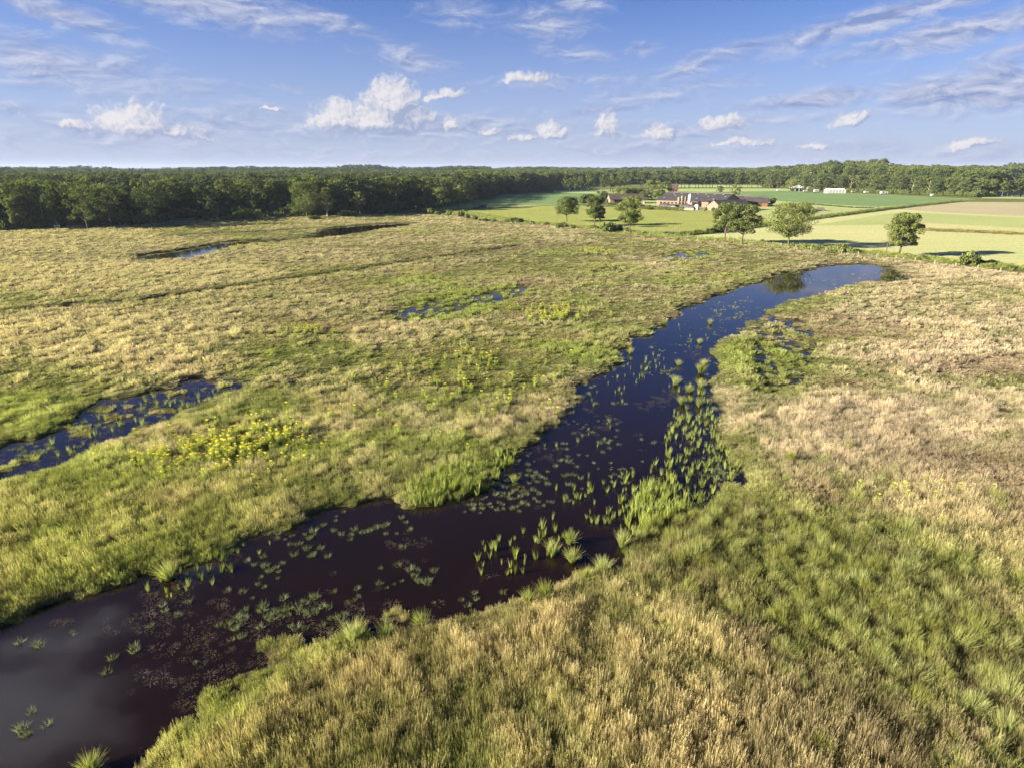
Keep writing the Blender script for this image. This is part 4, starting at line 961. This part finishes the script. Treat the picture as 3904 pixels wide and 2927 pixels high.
# ------------------------------------------------------------------ bushes
def bushm(seed, lm, n=16, lp=70, ls=.3):
    rr_ = np.random.RandomState(seed); V = []; A = []
    st = MB()
    for i in range(n):
        a = rr_.rand()*6.28; q_ = .8*math.sqrt(rr_.rand()); z = .25+.6*rr_.rand()*(1-q_*.6); c_ = np.array([q_*math.cos(a), q_*math.sin(a), z]); pr = .26+.16*rr_.rand()
        st.tube((c_[0]*.2, c_[1]*.2, -.1), c_, .03, .01, 4, False)
        d = rr_.normal(0, 1, (lp, 3)); d /= np.linalg.norm(d, axis=1)[:, None]; p = c_+d*pr*(.5+.55*rr_.rand(lp, 1)); p[:, 2] = np.maximum(p[:, 2], .02)
        nn = d+rr_.normal(0, .5, (lp, 3)); nn /= np.linalg.norm(nn, axis=1)[:, None]; a1 = np.cross(nn, rr_.normal(0, 1, (lp, 3))); a1 /= np.linalg.norm(a1, axis=1)[:, None]; a2 = np.cross(nn, a1)
        s_ = ls*(.4+.5*rr_.rand(lp, 1)); V.append(np.stack([p-a1*s_*.5, p-a2*s_*.35, p+a1*s_*.5, p+a2*s_*.35], 1).reshape(-1, 3)); A.append(np.full(lp*4, rr_.rand()))
    V = np.concatenate(V); sm = bpy.data.meshes.new('stems'); sm.from_pydata(st.V, [], st.F); sm.materials.append(M_bark); sm.update()
    return sm, npmesh('foliage', V, np.arange(len(V)).reshape(-1, 4), lm, False, {'puff': ('FLOAT', np.concatenate(A))})
BU = [bushm(500+i, (M_oak, M_light, M_oak, M_light)[i]) for i in range(4)]
bl = [(1965,851,66,20,0),(2029,855,20,12,2),(2085,862,24,14,0),(2144,871,66,20,2),(2190,873,24,12,0),(2266,878,48,18,2),(2335,888,92,38,0),(2390,889,34,20,2),(2300,882,30,20,0),
      (3080,953,60,18,1),(3115,956,50,20,3),(3213,966,74,34,1),(3250,968,56,24,3),(3185,962,50,26,1),(3460,984,50,18,3),(3518,994,46,22,1),(3020,944,20,14,0),(3699,1014,84,56,1),(3790,1012,60,18,2),(3860,1030,44,18,2),(3740,1012,40,22,0),
      (1620,812,26,20,3),(1640,818,28,22,1),(1668,822,26,16,3),(1712,824,28,22,1),(1758,828,34,26,3),(1780,834,24,18,1),(1810,840,30,16,2),(1852,846,30,12,0),(1885,848,24,12,2),(1600,806,20,14,0),
      (922,838,50,44,1),(965,838,60,36,3),(900,840,36,30,1),(750,842,20,22,0),(780,842,26,22,2),(860,842,34,22,0),(880,842,30,20,2),(1190,838,60,16,2),(1010,832,40,18,0),(1310,826,50,24,1),(1340,824,40,20,3),(1450,820,44,22,2),(1500,814,40,24,0),
      (2476,800,40,12,2),(2650,802,26,16,2),(2720,806,16,14,0),(2690,806,12,16,3),(2460,898,24,14,2),(3105,806,40,8,0),(1930,850,30,12,1)]
for i, (px, pb, wp, hp, kd) in enumerate(bl):
    x, y = G(px, pb); m_ = mpp(y); wr = wp*m_/2; hz = max(.6, hp*m_*1.0)
    e = empty('bush', (x, y+wr*.3, -.02), i*1.7); e.scale = (wr*1.05, wr*.9, hz*1.05)
    obj('stems', BU[kd][0], e); obj('foliage', BU[kd][1], e)
    lb = ('round willow bush at the right beside the track' if px == 3699 else 'widest dark bush below the broad light-green tree' if px == 2335 else
          'low bush on the verge below the lone trees' if px > 2900 and pb > 900 else 'low bush along the ditch near the wood corner' if px < 1900 and px > 1590 else
          'bush in front of the left wood edge' if px < 1590 else 'shrub beside the brick gable of the farm' if pb < 810 else 'low hedge bush along the post fence before the crop')
    tag(e, lb, 'bush', None if px in (3699, 2335) else 'bushes: ' + lb)
# undergrowth along the foot of the woods
pe = np.concatenate([np.interp(rs.rand(900), [0, 1], [-60, 2110]), np.interp(rs.rand(800), [0, 1], [2905, 3960])]); pb_ = np.interp(pe, BLX, BLY)-rs.rand(len(pe))**2*5-1
ux, uy = np.array([G(a, b) for a, b in zip(pe, pb_)]).T; n = len(ux)
so = scatter('undergrowth', [[proto('stems', a), proto('foliage', b)] for a, b in (BU[0], BU[2])], np.stack([ux, uy, np.zeros(n)], 1), rs.rand(n)*6.28, np.stack([1.6+2.*rs.rand(n), 1.6+2.*rs.rand(n), 1.5+3.5*rs.rand(n)**2], 1), rs.randint(0, 2, n))
tag(so, 'dark undergrowth along the foot of the woods', 'undergrowth')
# hedges in front of the farmyard
HG = mat('hedge_leaves', lambda q: leafy(q, q.mix(q.noise(wpos(q), .8, 4), (.10,.14,.035,1), (.20,.22,.07,1)), .2))
def hedge(p0, p1, w, h, lab):
    a = np.array(G(*p0)); b = np.array(G(*p1)); L = np.linalg.norm(b-a); n = int(L*90); rr_ = np.random.RandomState(int(p0[0]))
    t = rr_.rand(n)*L; s_ = (rr_.rand(n)-.5)*w; z = h*(rr_.rand(n)**.6)*(.85+.3*vn(t*.5, t*0, 3)); d = rr_.normal(0, 1, (n, 3)); d /= np.linalg.norm(d, axis=1)[:, None]
    a1 = np.cross(d, rr_.normal(0, 1, (n, 3))); a1 /= np.linalg.norm(a1, axis=1)[:, None]; a2 = np.cross(d, a1); p = np.stack([t, s_, z], 1); q_ = .28
    V = np.stack([p-a1*q_, p-a2*q_*.7, p+a1*q_, p+a2*q_*.7], 1).reshape(-1, 3)
    o = obj('hedge', npmesh('hedge', V, np.arange(len(V)).reshape(-1, 4), HG), None, (a[0], a[1], 0)); o.rotation_euler = (0, 0, math.atan2(b[1]-a[1], b[0]-a[0])); tag(o, lab, 'hedge'); return o
hedge((2443,797), (2606,806), 2.2, 2.0, 'long clipped hedge between the green crop and the silage clamp')
hedge((2300,783), (2362,784), 2.0, 1.5, 'low hedge before the open-fronted shed')

# ------------------------------------------------------------------ fences
M_post = mat('weathered_wood', lambda q: princ(q, q.mix(q.noise(wpos(q), 4, 3), (.30,.26,.20,1), (.46,.41,.33,1)), .9, .1))
M_wire = mat('fence_wire', lambda q: princ(q, (.35,.34,.32,1), .5, .4, None, .6))
def fence(pts, gap, lab, h=1.25, top_rail=False, name='post_fence', src=False, pr=.075):
    P = np.array([G(*p) if src else p for p in pts]); seg = np.linalg.norm(P[1:]-P[:-1], axis=1); c = np.concatenate([[0], np.cumsum(seg)])
    e = empty(name, (P[0][0], P[0][1], 0)); tag(e, lab, 'fence'); n = min(98, int(c[-1]/gap)); t = np.linspace(0, c[-1], n+1)
    X = np.interp(t, c, P[:, 0])-P[0][0]; Y = np.interp(t, c, P[:, 1])-P[0][1]; rr_ = np.random.RandomState(n)
    base = MB().tube((0, 0, -.2), (0, 0, h), pr, pr*.9, 7).build('post', M_post, e)
    for i in range(n+1):
        o = base if i == 0 else base.copy()
        if i: COL.objects.link(o); o.parent = e
        o.location = (X[i], Y[i], 0); o.rotation_euler = (rr_.normal(0, .04), rr_.normal(0, .04), 0); o.scale = (1, 1, .88+.2*rr_.rand())
    w = MB()
    for i in range(n):
        for hz in ((.5, .95) if not top_rail else (.45, .8, 1.15)):
            r_ = .008 if not top_rail else .05; w.tube((X[i], Y[i], hz), (X[i+1], Y[i+1], hz), r_, r_, 4, False)
    w.build('rail' if top_rail else 'wire', M_post if top_rail else M_wire, e); return e
fence([p for p in FENCE[1:-1]], 4.6, 'long fence of pale posts and thin wire between marsh meadow and track', 1.25, pr=.075)
fence([(2420,900),(2570,912),(2750,926),(2900,930),(3100,944)], 5.5, 'second line of low posts beside the track near the tree pair', 1.0, src=True, name='track_fence', pr=.08)
fence([(258,874),(290,874),(320,873),(334,872)], 2.2, 'pale rail fence under the broad oak at the wood edge', 1.3, True, 'rail_fence', True, .07)
x, y = G(220, 875); e = empty('field_gate', (x, y, 0)); tag(e, 'small white field gate at the left wood edge', 'gate')
mw = mat('white_paint', lambda q: princ(q, q.mix(q.noise(wpos(q), 2, 3), (.66,.66,.64,1), (.8,.8,.78,1)), .6, .3))
MB().box(-.1,.1,-.1,.1,-.1,1.6).build('post', mw, e, loc=(-.9, 0, 0)); MB().box(-.1,.1,-.1,.1,-.1,1.6).build('post', mw, e, loc=(.9, 0, 0))
g_ = MB()
for z_ in (.35, .75, 1.15, 1.45): g_.box(-.8, .8, -.03, .03, z_, z_+.1)
g_.build('gate_bars', mw, e)

# ------------------------------------------------------------------ farm buildings
M_brick = mat('pink_brick', lambda q: princ(q, q.mix(q.noise(wpos(q), .6, 5), (.20,.13,.10,1), (.27,.185,.145,1)), .9, .1, bump(q, q.n('ShaderNodeTexBrick', ins={'Vector': wpos(q), 'Scale': 3.}).outputs[1], .3, .02)))
M_redbrick = mat('red_brick', lambda q: princ(q, q.mix(q.noise(wpos(q), .6, 5), (.16,.065,.048,1), (.22,.10,.075,1)), .9, .1))
def m_roofs(c1, c2):
    def f(q):
        P = q.n('ShaderNodeTexCoord').outputs['Object']; wv = q.n('ShaderNodeTexWave', ins={'Vector': P, 'Scale': 1.1, 'Distortion': .2}).outputs[1]
        n = q.noise(P, .5, 6, .7); return princ(q, q.mix(q.rng(n, .3, .7), C4(c1), C4(c2)), .8, .2, bump(q, wv, .6, .05))
    return f
M_roof = mat('fibre_cement_roof', m_roofs((.035,.034,.037), (.075,.070,.070)))
M_roof2 = mat('brown_roof', m_roofs((.055,.045,.042), (.10,.08,.07)))
M_dark = mat('dark_opening', lambda q: princ(q, (.02,.02,.02,1), .9, .1))
M_conc = mat('concrete', lambda q: princ(q, q.mix(q.noise(wpos(q), .8, 5), (.22,.18,.15,1), (.33,.28,.23,1)), .9, .1))
M_sky = mat('roof_light_sheet', lambda q: princ(q, (.22,.22,.23,1), .4, .4))
M_silo = mat('olive_silo', lambda q: princ(q, q.mix(q.noise(wpos(q), .9, 4), (.15,.12,.07,1), (.24,.20,.13,1)), .6, .3))
M_white = mat('white_sheet', lambda q: princ(q, q.mix(q.noise(wpos(q), .7, 4), (.38,.38,.39,1), (.55,.55,.55,1)), .6, .3))
M_green_door = mat('pale_metal_door', lambda q: princ(q, (.58,.60,.62,1), .5, .4))
def shed(name, label, cat_, x, y, rz, L, Wd, he, hr, wall, roof, doors=(), lights=(), over=.6, gabm=None, group=None, windows=()):
    """gabled building; origin at one end of the near long wall, length along local +x, depth along +y"""
    e = empty(name, (x, y, 0), rz); tag(e, label, cat_, group)
    w = MB(); w.prism([(0, -.2), (L, -.2), (L, he), (0, he)], 0, .25); w.prism([(0, -.2), (L, -.2), (L, he), (0, he)], Wd-.25, Wd); w.build('wall', wall, e)
    for gx_ in (.003, L-.253):
        m_ = MB(); pr_ = [(.25, -.2), (Wd-.25, -.2), (Wd-.25, he), (Wd/2, hr-.05), (.25, he)]
        b = len(m_.V); n = 5; m_.V += [(gx_, a, z) for a, z in pr_] + [(gx_+.25, a, z) for a, z in pr_]
        m_.F += [tuple(range(n)), tuple(reversed(range(n, 2*n)))] + [(i, n+i, n+(i+1) % n, (i+1) % n) for i in range(n)]
        m_.build('gable_wall', gabm or wall, e)
    sl = (hr-he)/(Wd/2); ro = empty('roof', (0, 0, 0)); ro.parent = e
    rf = MB()
    for sgn in (0, 1):
        ye, yr = (-over, Wd/2) if sgn == 0 else (Wd+over, Wd/2); ze = he-over*sl
        P = [(-over*.6, ye, ze), (L+over*.6, ye, ze), (L+over*.6, yr, hr), (-over*.6, yr, hr)]
        b = len(rf.V); rf.V += P+[(p[0], p[1], p[2]+.14) for p in P]
        rf.F += [(b+3,b+2,b+1,b), (b+4,b+5,b+6,b+7), (b,b+1,b+5,b+4), (b+1,b+2,b+6,b+5), (b+3,b,b+4,b+7)]
    bpy.data.objects.remove(ro); rfo = rf.build('roof', roof, e)
    MB().box(-over*.6, L+over*.6, Wd/2-.25, Wd/2+.25, hr+.10, hr+.22).build('ridge_cap', M_conc, rfo)
    for (u_, v_, ww, hh_) in lights:
        y0 = Wd/2*v_; z0 = he+sl*y0; y1 = y0+hh_; z1 = he+sl*y1; q_ = .2
        MB().face([(u_*L, y0, z0+q_), (u_*L+ww, y0, z0+q_), (u_*L+ww, y1, z1+q_), (u_*L, y1, z1+q_)]).build('roof_light', M_sky, rfo)
    for (u_, ww, hh_, mm) in doors:
        MB().box(u_*L, u_*L+ww, -.06, -.004, 0, hh_).build('door', mm, e)
    for (u_, ww, z_, hh_) in windows:
        MB().box(u_*L, u_*L+ww, -.05, -.004, z_, z_+hh_).build('window', M_dark, e)
    return e
rl = [(.06+.125*i, .55 if i % 2 else .22, 1.1, 1.3) for i in range(8)]+[(.12+.125*i, .80, 1.0, 1.1) for i in range(7)]
shed('long_barn', 'long low barn with a dark grey roof dotted with pale roof lights', 'barn', 91, 400.6, R(-41), 43, 26, 3.3, 7.4, M_brick, M_roof, [(.55, 3.5, 2.7, M_dark)], rl, windows=[(.05+.06*i, 1.6, 1.3, .9) for i in range(8)])
x, y = G(2663, 806); shed('brick_barn', 'pink brick barn with its gable towards the marsh, in front of the long barn', 'barn', x+11, y-1.2, R(18), 20, 11.5, 2.5, 5.4, M_brick, M_roof, [(.75, 3, 2.3, M_dark)], [(.2, .4, 1.2, 1.), (.55, .5, 1.2, 1.)])
x, y = G(2780, 786); shed('dark_barn', 'dark-boarded barn joining the right end of the long barn', 'barn', x, y+4, R(-30), 12, 12, 3.6, 5.8, mat('tarred_boards', lambda q: princ(q, q.mix(q.noise(wpos(q), 1.5, 4), (.035,.032,.03,1), (.09,.07,.06,1)), .9, .1)), M_roof, [(.1, 3.5, 3.2, M_dark), (.6, 3.5, 3.2, M_green_door)])
x, y = G(2832, 787); shed('red_shed', 'red brick shed with a dark roof at the right end of the farm', 'shed', x, y, R(-25), 14, 8, 2.8, 5.2, M_redbrick, M_roof, [(.4, 2.4, 2.2, M_dark)], windows=[(.12, 1., 1.2, .8), (.7, 1., 1.2, .8)])
x, y = G(2326, 777); shed('open_shed', 'open-fronted shed with a brown roof and pale gable at the left of the farm', 'shed', x, y, R(2), 23, 12, 2.8, 5.6, M_brick, M_roof2, [(.12, 5, 2.3, M_dark), (.62, 6, 2.5, M_dark), (.86, 3, 2.4, M_green_door)])
x, y = G(2554, 736); e = shed('farmhouse', 'farmhouse roof with a chimney showing behind the long barn', 'house', x+1, y+12, R(-15), 9, 9, 2.8, 7.0, M_redbrick, M_roof2, [(.5, 1.1, 2.1, M_dark)], windows=[(.15, 1.2, 1., 1.2), (.75, 1.2, 1., 1.2)])
MB().box(6.9, 7.7, 4.1, 4.9, 6.4, 8.3).build('chimney', M_redbrick, e)
# silos
def silo(px, pb, pt, wp, m, lab, legs):
    x, y = G(px, pb+21); y -= 0; H = zat(pt, y); r_ = wp*mpp(y)/2; e = empty('feed_silo', (x, y, 0)); tag(e, lab, 'silo', 'feed silos by the long barn')
    z0 = H*.28 if legs else .1
    MB().lathe([(.25, z0-.1 if legs else 0), (r_, z0+H*.14 if legs else .1), (r_, H*.9), (r_*.5, H*.97), (.15, H), (.001, H)], n=24).build('tank', m, e, True)
    for k in range(4):
        a = math.pi/4+k*math.pi/2; MB().tube((r_*.9*math.cos(a), r_*.9*math.sin(a), -.1), (r_*.9*math.cos(a), r_*.9*math.sin(a), z0+H*.16), .09, .09, 6).build('leg', M_green_door, e)
    rg = MB()
    for f in (.45, .62, .78): rg.lathe([(r_+.02, H*f), (r_+.05, H*f+.04), (r_+.02, H*f+.08)], n=24)
    rg.build('ring', M_green_door, e)
silo(2586, 770, 751, 9.5, M_silo, 'short olive-brown feed silo, leftmost of the four silos', False)
silo(2598, 770, 746, 10.5, M_silo, 'tallest of the three olive-brown feed silos', False)
silo(2610, 770, 749, 10, M_silo, 'olive-brown feed silo next to the white one', False)
silo(2627, 772, 740, 13.5, M_white, 'tall white feed silo on legs before the long barn', True)
x, y = G(2656, 802); e = empty('storage_tank', (x, y, 0)); tag(e, 'small white upright tank left of the brick gable', 'tank')
MB().lathe([(1.3, 0), (1.35, 2.3), (.9, 2.9), (.3, 3.1), (.001, 3.12)], n=20).build('tank_body', M_white, e, True)
# silage clamp
M_tar = mat('black_tyre_cover', lambda q: princ(q, q.mix(q.noise(wpos(q), 1.2, 3), (.03,.03,.032,1), (.09,.085,.08,1)), .6, .3))
def heap(name, p0, p1, h, m, lab, cat_, d=5):
    a = np.array(G(*p0)); b = np.array(G(*p1)); L = np.linalg.norm(b-a); rz = math.atan2(b[1]-a[1], b[0]-a[0]); N_, M_ = 44, 12
    U, Vv = np.meshgrid(np.linspace(0, 1, N_), np.linspace(0, 1, M_)); z = h*np.sin(np.pi*Vv)**.5*np.minimum(1, np.minimum(U, 1-U)*9)**.7*(.75+.5*fbm(U*L, Vv*d, .5, 3, 4))-.05
    V = np.stack([U.ravel()*L, Vv.ravel()*d, z.ravel()], 1); i0 = np.arange((M_-1)*N_).reshape(-1, N_)[:, :-1].ravel(); F = np.stack([i0, i0+1, i0+N_+1, i0+N_], 1)
    o = obj(name, npmesh(name, V, F, m, True), None, (a[0], a[1], 0)); o.rotation_euler = (0, 0, rz); tag(o, lab, cat_); return o
heap('silage_heap', (2500,792), (2578,796), 2.3, M_tar, 'left black-covered silage heap before the long barn', 'silage heap')
heap('silage_heap', (2582,795), (2650,799), 2.2, M_tar, 'right black-covered silage heap below the silos', 'silage heap')
heap('soil_heap', (3112,806), (3150,806), 1.6, mat('grey_soil', lambda q: princ(q, q.mix(q.noise(wpos(q), 1, 4), (.10,.09,.08,1), (.22,.19,.16,1)), .95, .1)), 'dark grey heap of soil on the edge of the green field', 'soil heap', 6)
for (p0, p1, lb) in (((2545,800),(2650,804),'long pale concrete clamp wall in front of the silage'), ((2460,795),(2540,799),'pale concrete clamp wall left of the domed white cover')):
    a = np.array(G(*p0)); b = np.array(G(*p1)); L = float(np.linalg.norm(b-a)); o = MB()
    for k in range(int(L/2.5)): o.box(k*2.5+.02, k*2.5+2.48, -.12, .12, -.2, 1.25)
    o = o.build('clamp_wall', M_conc, None, loc=(a[0], a[1], 0)); o.rotation_euler = (0, 0, math.atan2(b[1]-a[1], b[0]-a[0])); tag(o, lb, 'wall')
x, y = G(2566, 801); MBd = MB().lathe([(2.9, 0), (2.8, .6), (2.2, 1.3), (1.2, 1.75), (.001, 1.9)], n=24).build('domed_cover', mat('pale_blue_sheet', lambda q: princ(q, (.62,.68,.76,1), .5, .4)), None, True, (x, y, 0)); MBd.scale = (1.15, .8, 1); tag(MBd, 'pale blue-white domed cover beside the silage', 'cover')
x, y = G(2320, 781); o = heap('wrapped_bales', (2306,781), (2330,781), 1.4, M_white, 'white wrapped bale row left of the open shed', 'bales', 2.5)
strip('yard', [(2330,781),(2500,786),(2600,793)], 7, .08, F_track)
# pavilion and pale sheds at the right
x, y = G(3053, 731); e = empty('pavilion', (x, y+6, 0)); tag(e, 'pavilion with a pale pyramid roof at the wood edge', 'pavilion')
MB().box(-6, 6, -5, 5, -.2, 3.).build('wall', M_dark, e); h_ = zat(706, y)
rf = MB(); 
for a, b in (((-7.6,-6.4),(7.6,-6.4)), ((7.6,-6.4),(7.6,6.4)), ((7.6,6.4),(-7.6,6.4)), ((-7.6,6.4),(-7.6,-6.4))):
    rf.face([(*a, 3.05), (*b, 3.05), (b[0]*.22, b[1]*.2, h_-.8), (a[0]*.22, a[1]*.2, h_-.8)]); rf.face([(a[0]*.22, a[1]*.2, h_-.8), (b[0]*.22, b[1]*.2, h_-.8), (0, 0, h_)])
rf.build('roof', mat('pale_tent_roof', lambda q: princ(q, (.60,.62,.62,1), .6, .3)), e)
for px_ in (-5.9, -2, 2, 5.9): MB().box(px_-.12, px_+.12, -6.2, -5.95, -.1, 3.).build('post', mw, e)
x, y = G(3154, 738); e = empty('greenhouse', (x, y, 0), R(-6)); tag(e, 'long white plastic greenhouse before the wood', 'greenhouse')
wd = 66*mpp(y)
for k in range(6):
    MB().prism([(k*wd/6+.05, 0), ((k+1)*wd/6-.05, 0), ((k+1)*wd/6-.05, 2.6), ((k+.5)*wd/6, 4.0), (k*wd/6+.05, 2.6)], 0, 9).build('bay', M_white, e)
for k in range(7): MB().box(k*wd/6-.05, k*wd/6+.05, -.2, -.05, 0, 2.8).build('post', M_dark, e)
for i, (px, pb, wp, hp, lb) in enumerate(((2968,731,11,4,'white caravan left of the pavilion'),(3113,734,16,10,'white caravan between the pavilion and greenhouse'),(3304,738,14,7,'pale caravan right of the greenhouse at the wood edge'),(3372,741,26,9,'long cream caravan under the wood edge'),(3556,750,8,5,'small white caravan before the bare-trunked trees'),(3070,732,12,5,'low white trailer beside the pavilion'),(3254,737,12,5,'low brown trailer right of the greenhouse'))):
    x, y = G(px, pb); w_ = wp*mpp(y); h_ = max(1.8, hp*mpp(y)); e = empty('caravan', (x-w_/2, y, 0)); tag(e, lb, 'caravan', 'caravans along the wood edge')
    MB().prism([(0, .5), (w_, .5), (w_, h_*.8), (w_*.92, h_), (w_*.08, h_), (0, h_*.85)], 0, 2.3).build('body', M_white if 'brown' not in lb else M_conc, e)
    MB().box(w_*.2, w_*.45, -.04, -.004, h_*.5, h_*.75).build('window', M_dark, e); MB().box(w_*.65, w_*.8, -.04, -.004, .6, h_*.8).build('door', M_conc, e)
    for q_ in (.3, .7): MB().tube((w_*q_, -.03, .32), (w_*q_, .2, .32), .32, .32, 12).build('wheel', M_dark, e)

# ------------------------------------------------------------------ car, trailer, sign
M_car = mat('dark_car_paint', lambda q: princ(q, (.04,.05,.075,1), .25, .5)); M_glass = mat('car_glass', lambda q: princ(q, (.05,.06,.08,1), .08, .6)); M_rub = mat('tyre_rubber', lambda q: princ(q, (.02,.02,.02,1), .8, .2)); M_rim = mat('wheel_rim', lambda q: princ(q, (.4,.4,.42,1), .35, .5, None, .6))
def wheels(e, xs, w, r_=.33):
    for xx in xs:
        for yy in (-w, w):
            t_ = MB().tube((xx, yy-.11, r_), (xx, yy+.11, r_), r_, r_, 16).build('wheel', M_rub, e); s_ = -1 if yy < 0 else 1
            MB().tube((xx, yy+s_*.112, r_), (xx, yy+s_*.125, r_), r_*.6, r_*.55, 12).build('rim', M_rim, t_)
x, y = G(1816, 797); rzc = math.atan2(*(np.array(G(1960, 792))-np.array(G(1760, 799)))[::-1]); e = empty('parked_car', (x, y, .08), rzc+math.pi); tag(e, 'small dark blue car towing a trailer on the farm road', 'car')
b = MB(); b.prism([(-2.1,.28),(2.1,.28),(2.15,.6),(2.0,.82),(1.1,.95),(-1.95,.98),(-2.12,.75)], -.85, .85); b.build('body', M_car, e)
b = MB(); bb = [(-1.85,.96),(1.1,.94),(.45,1.44),(-1.35,1.46)]; b.prism(bb, -.74, .74); cb_ = b.build('cabin', M_glass, e)
MB().prism([(-1.36,1.462),(.46,1.442),(.36,1.50),(-1.25,1.52)], -.70, .70).build('roof', M_car, e)
for yy in (-.6, .6): MB().box(2.08, 2.18, yy-.18, yy+.18, .58, .74).build('headlight', M_rim, e); MB().box(-2.16, -2.06, yy-.14, yy+.14, .62, .84).build('tail_light', mat('red_lens', lambda q: princ(q, (.35,.02,.02,1), .3, .5)), e)
wheels(e, (-1.3, 1.35), .78)
x2, y2 = G(1843, 797); e = empty('box_trailer', (x2, y2, .08), rzc+math.pi); tag(e, 'dark box trailer hitched behind the small blue car', 'trailer')
MB().box(-1.5, 1.5, -.85, .85, .5, 2.0).build('box_body', mat('black_panel', lambda q: princ(q, (.025,.025,.03,1), .5, .3)), e); MB().box(-1.54, 1.54, -.89, .89, .42, .498).build('frame', M_rim, e); MB().tube((1.5, 0, .48), (2.5, 0, .48), .05, .05, 6).build('drawbar', M_rim, e); wheels(e, (0.,), .92, .3)
x, y = G(1586, 803); e = empty('road_sign', (x, y, 0)); tag(e, 'small white road sign on a pole by the wood corner', 'sign')
MB().tube((0, 0, -.2), (0, 0, 2.5), .05, .05, 8).build('pole', M_rim, e); MB().box(-.42, .42, -.09, -.055, 1.6, 2.6).build('sign_panel', mw, e)

# ------------------------------------------------------------------ skyline
M_far = mat('far_masonry', lambda q: princ(q, (.14,.13,.14,1), .9, .1)); M_farw = mat('far_white_walls', lambda q: princ(q, (.66,.66,.68,1), .9, .1))
def tower(px, top, w, yd, nm, lb, spire=True, m=M_far, cat_='tower'):
    x = (px-CX)/FPX*yd/1.06*1.0; x = (px-CX)/FPX*(yd*CT+(CAMZ-10)*ST); H = zat(top, yd); e = empty(nm, (x, yd, 0)); tag(e, lb, cat_); h = w/2
    MB().box(-h, h, -h, h, 0, H*.8).build('tower_body', m, e)
    if spire:
        MB().lathe([(h*1.1, H*.8), (h*.75, H*.86), (h*.55, H*.92), (.3, H), (.001, H)], n=8).build('spire', m, e)
    else: MB().box(-h*.8, h*.8, -h*.8, h*.8, H*.8+.01, H).build('top_block', m, e)
tower(1307, 630, 9, 3300, 'church_tower', 'tall church tower rising over the woods on the skyline'); tower(331, 634, 10, 3300, 'block_tower', 'squat dark tower on the left skyline', False)
tower(1595, 638, 7, 3600, 'church_spire', 'tiny thin church spire on the skyline right of the tower'); tower(544, 635, 3, 3300, 'mast', 'hair-thin mast on the left skyline')
for px, top, w, lb in ((922, 638.5, 26, 'white building block, left of two on the skyline'), (942, 640, 30, 'lower white building on the skyline'), (1350, 641, 34, 'low white hall right of the church tower')):
    tower(px, top, w, 3350, 'distant_building', lb, False, M_farw, 'building')

# ------------------------------------------------------------------ haze: one box of thin air over the plain
hz = MB().box(-7500, 7500, -300, 8600, -1.5, 60)
def m_haze():
    m = bpy.data.materials.new('thin_haze'); m.use_nodes = True; q = NT(m.node_tree); out = q.n('ShaderNodeOutputMaterial')
    v = q.n('ShaderNodeVolumePrincipled'); v.inputs['Color'].default_value = (.62, .74, 1., 1); v.inputs['Density'].default_value = .00006; v.inputs['Anisotropy'].default_value = .1
    q.t.links.new(v.outputs[0], out.inputs['Volume']); return m
HAZE = True
if HAZE:
    o = hz.build('haze', m_haze()); tag(o, 'thin summer haze over the plain', 'haze', kind='stuff')
SC.cycles.use_denoising = True
SC.cycles.volume_bounces = 0; SC.cycles.max_bounces = 6; SC.cycles.diffuse_bounces = 3; SC.cycles.transparent_max_bounces = 8
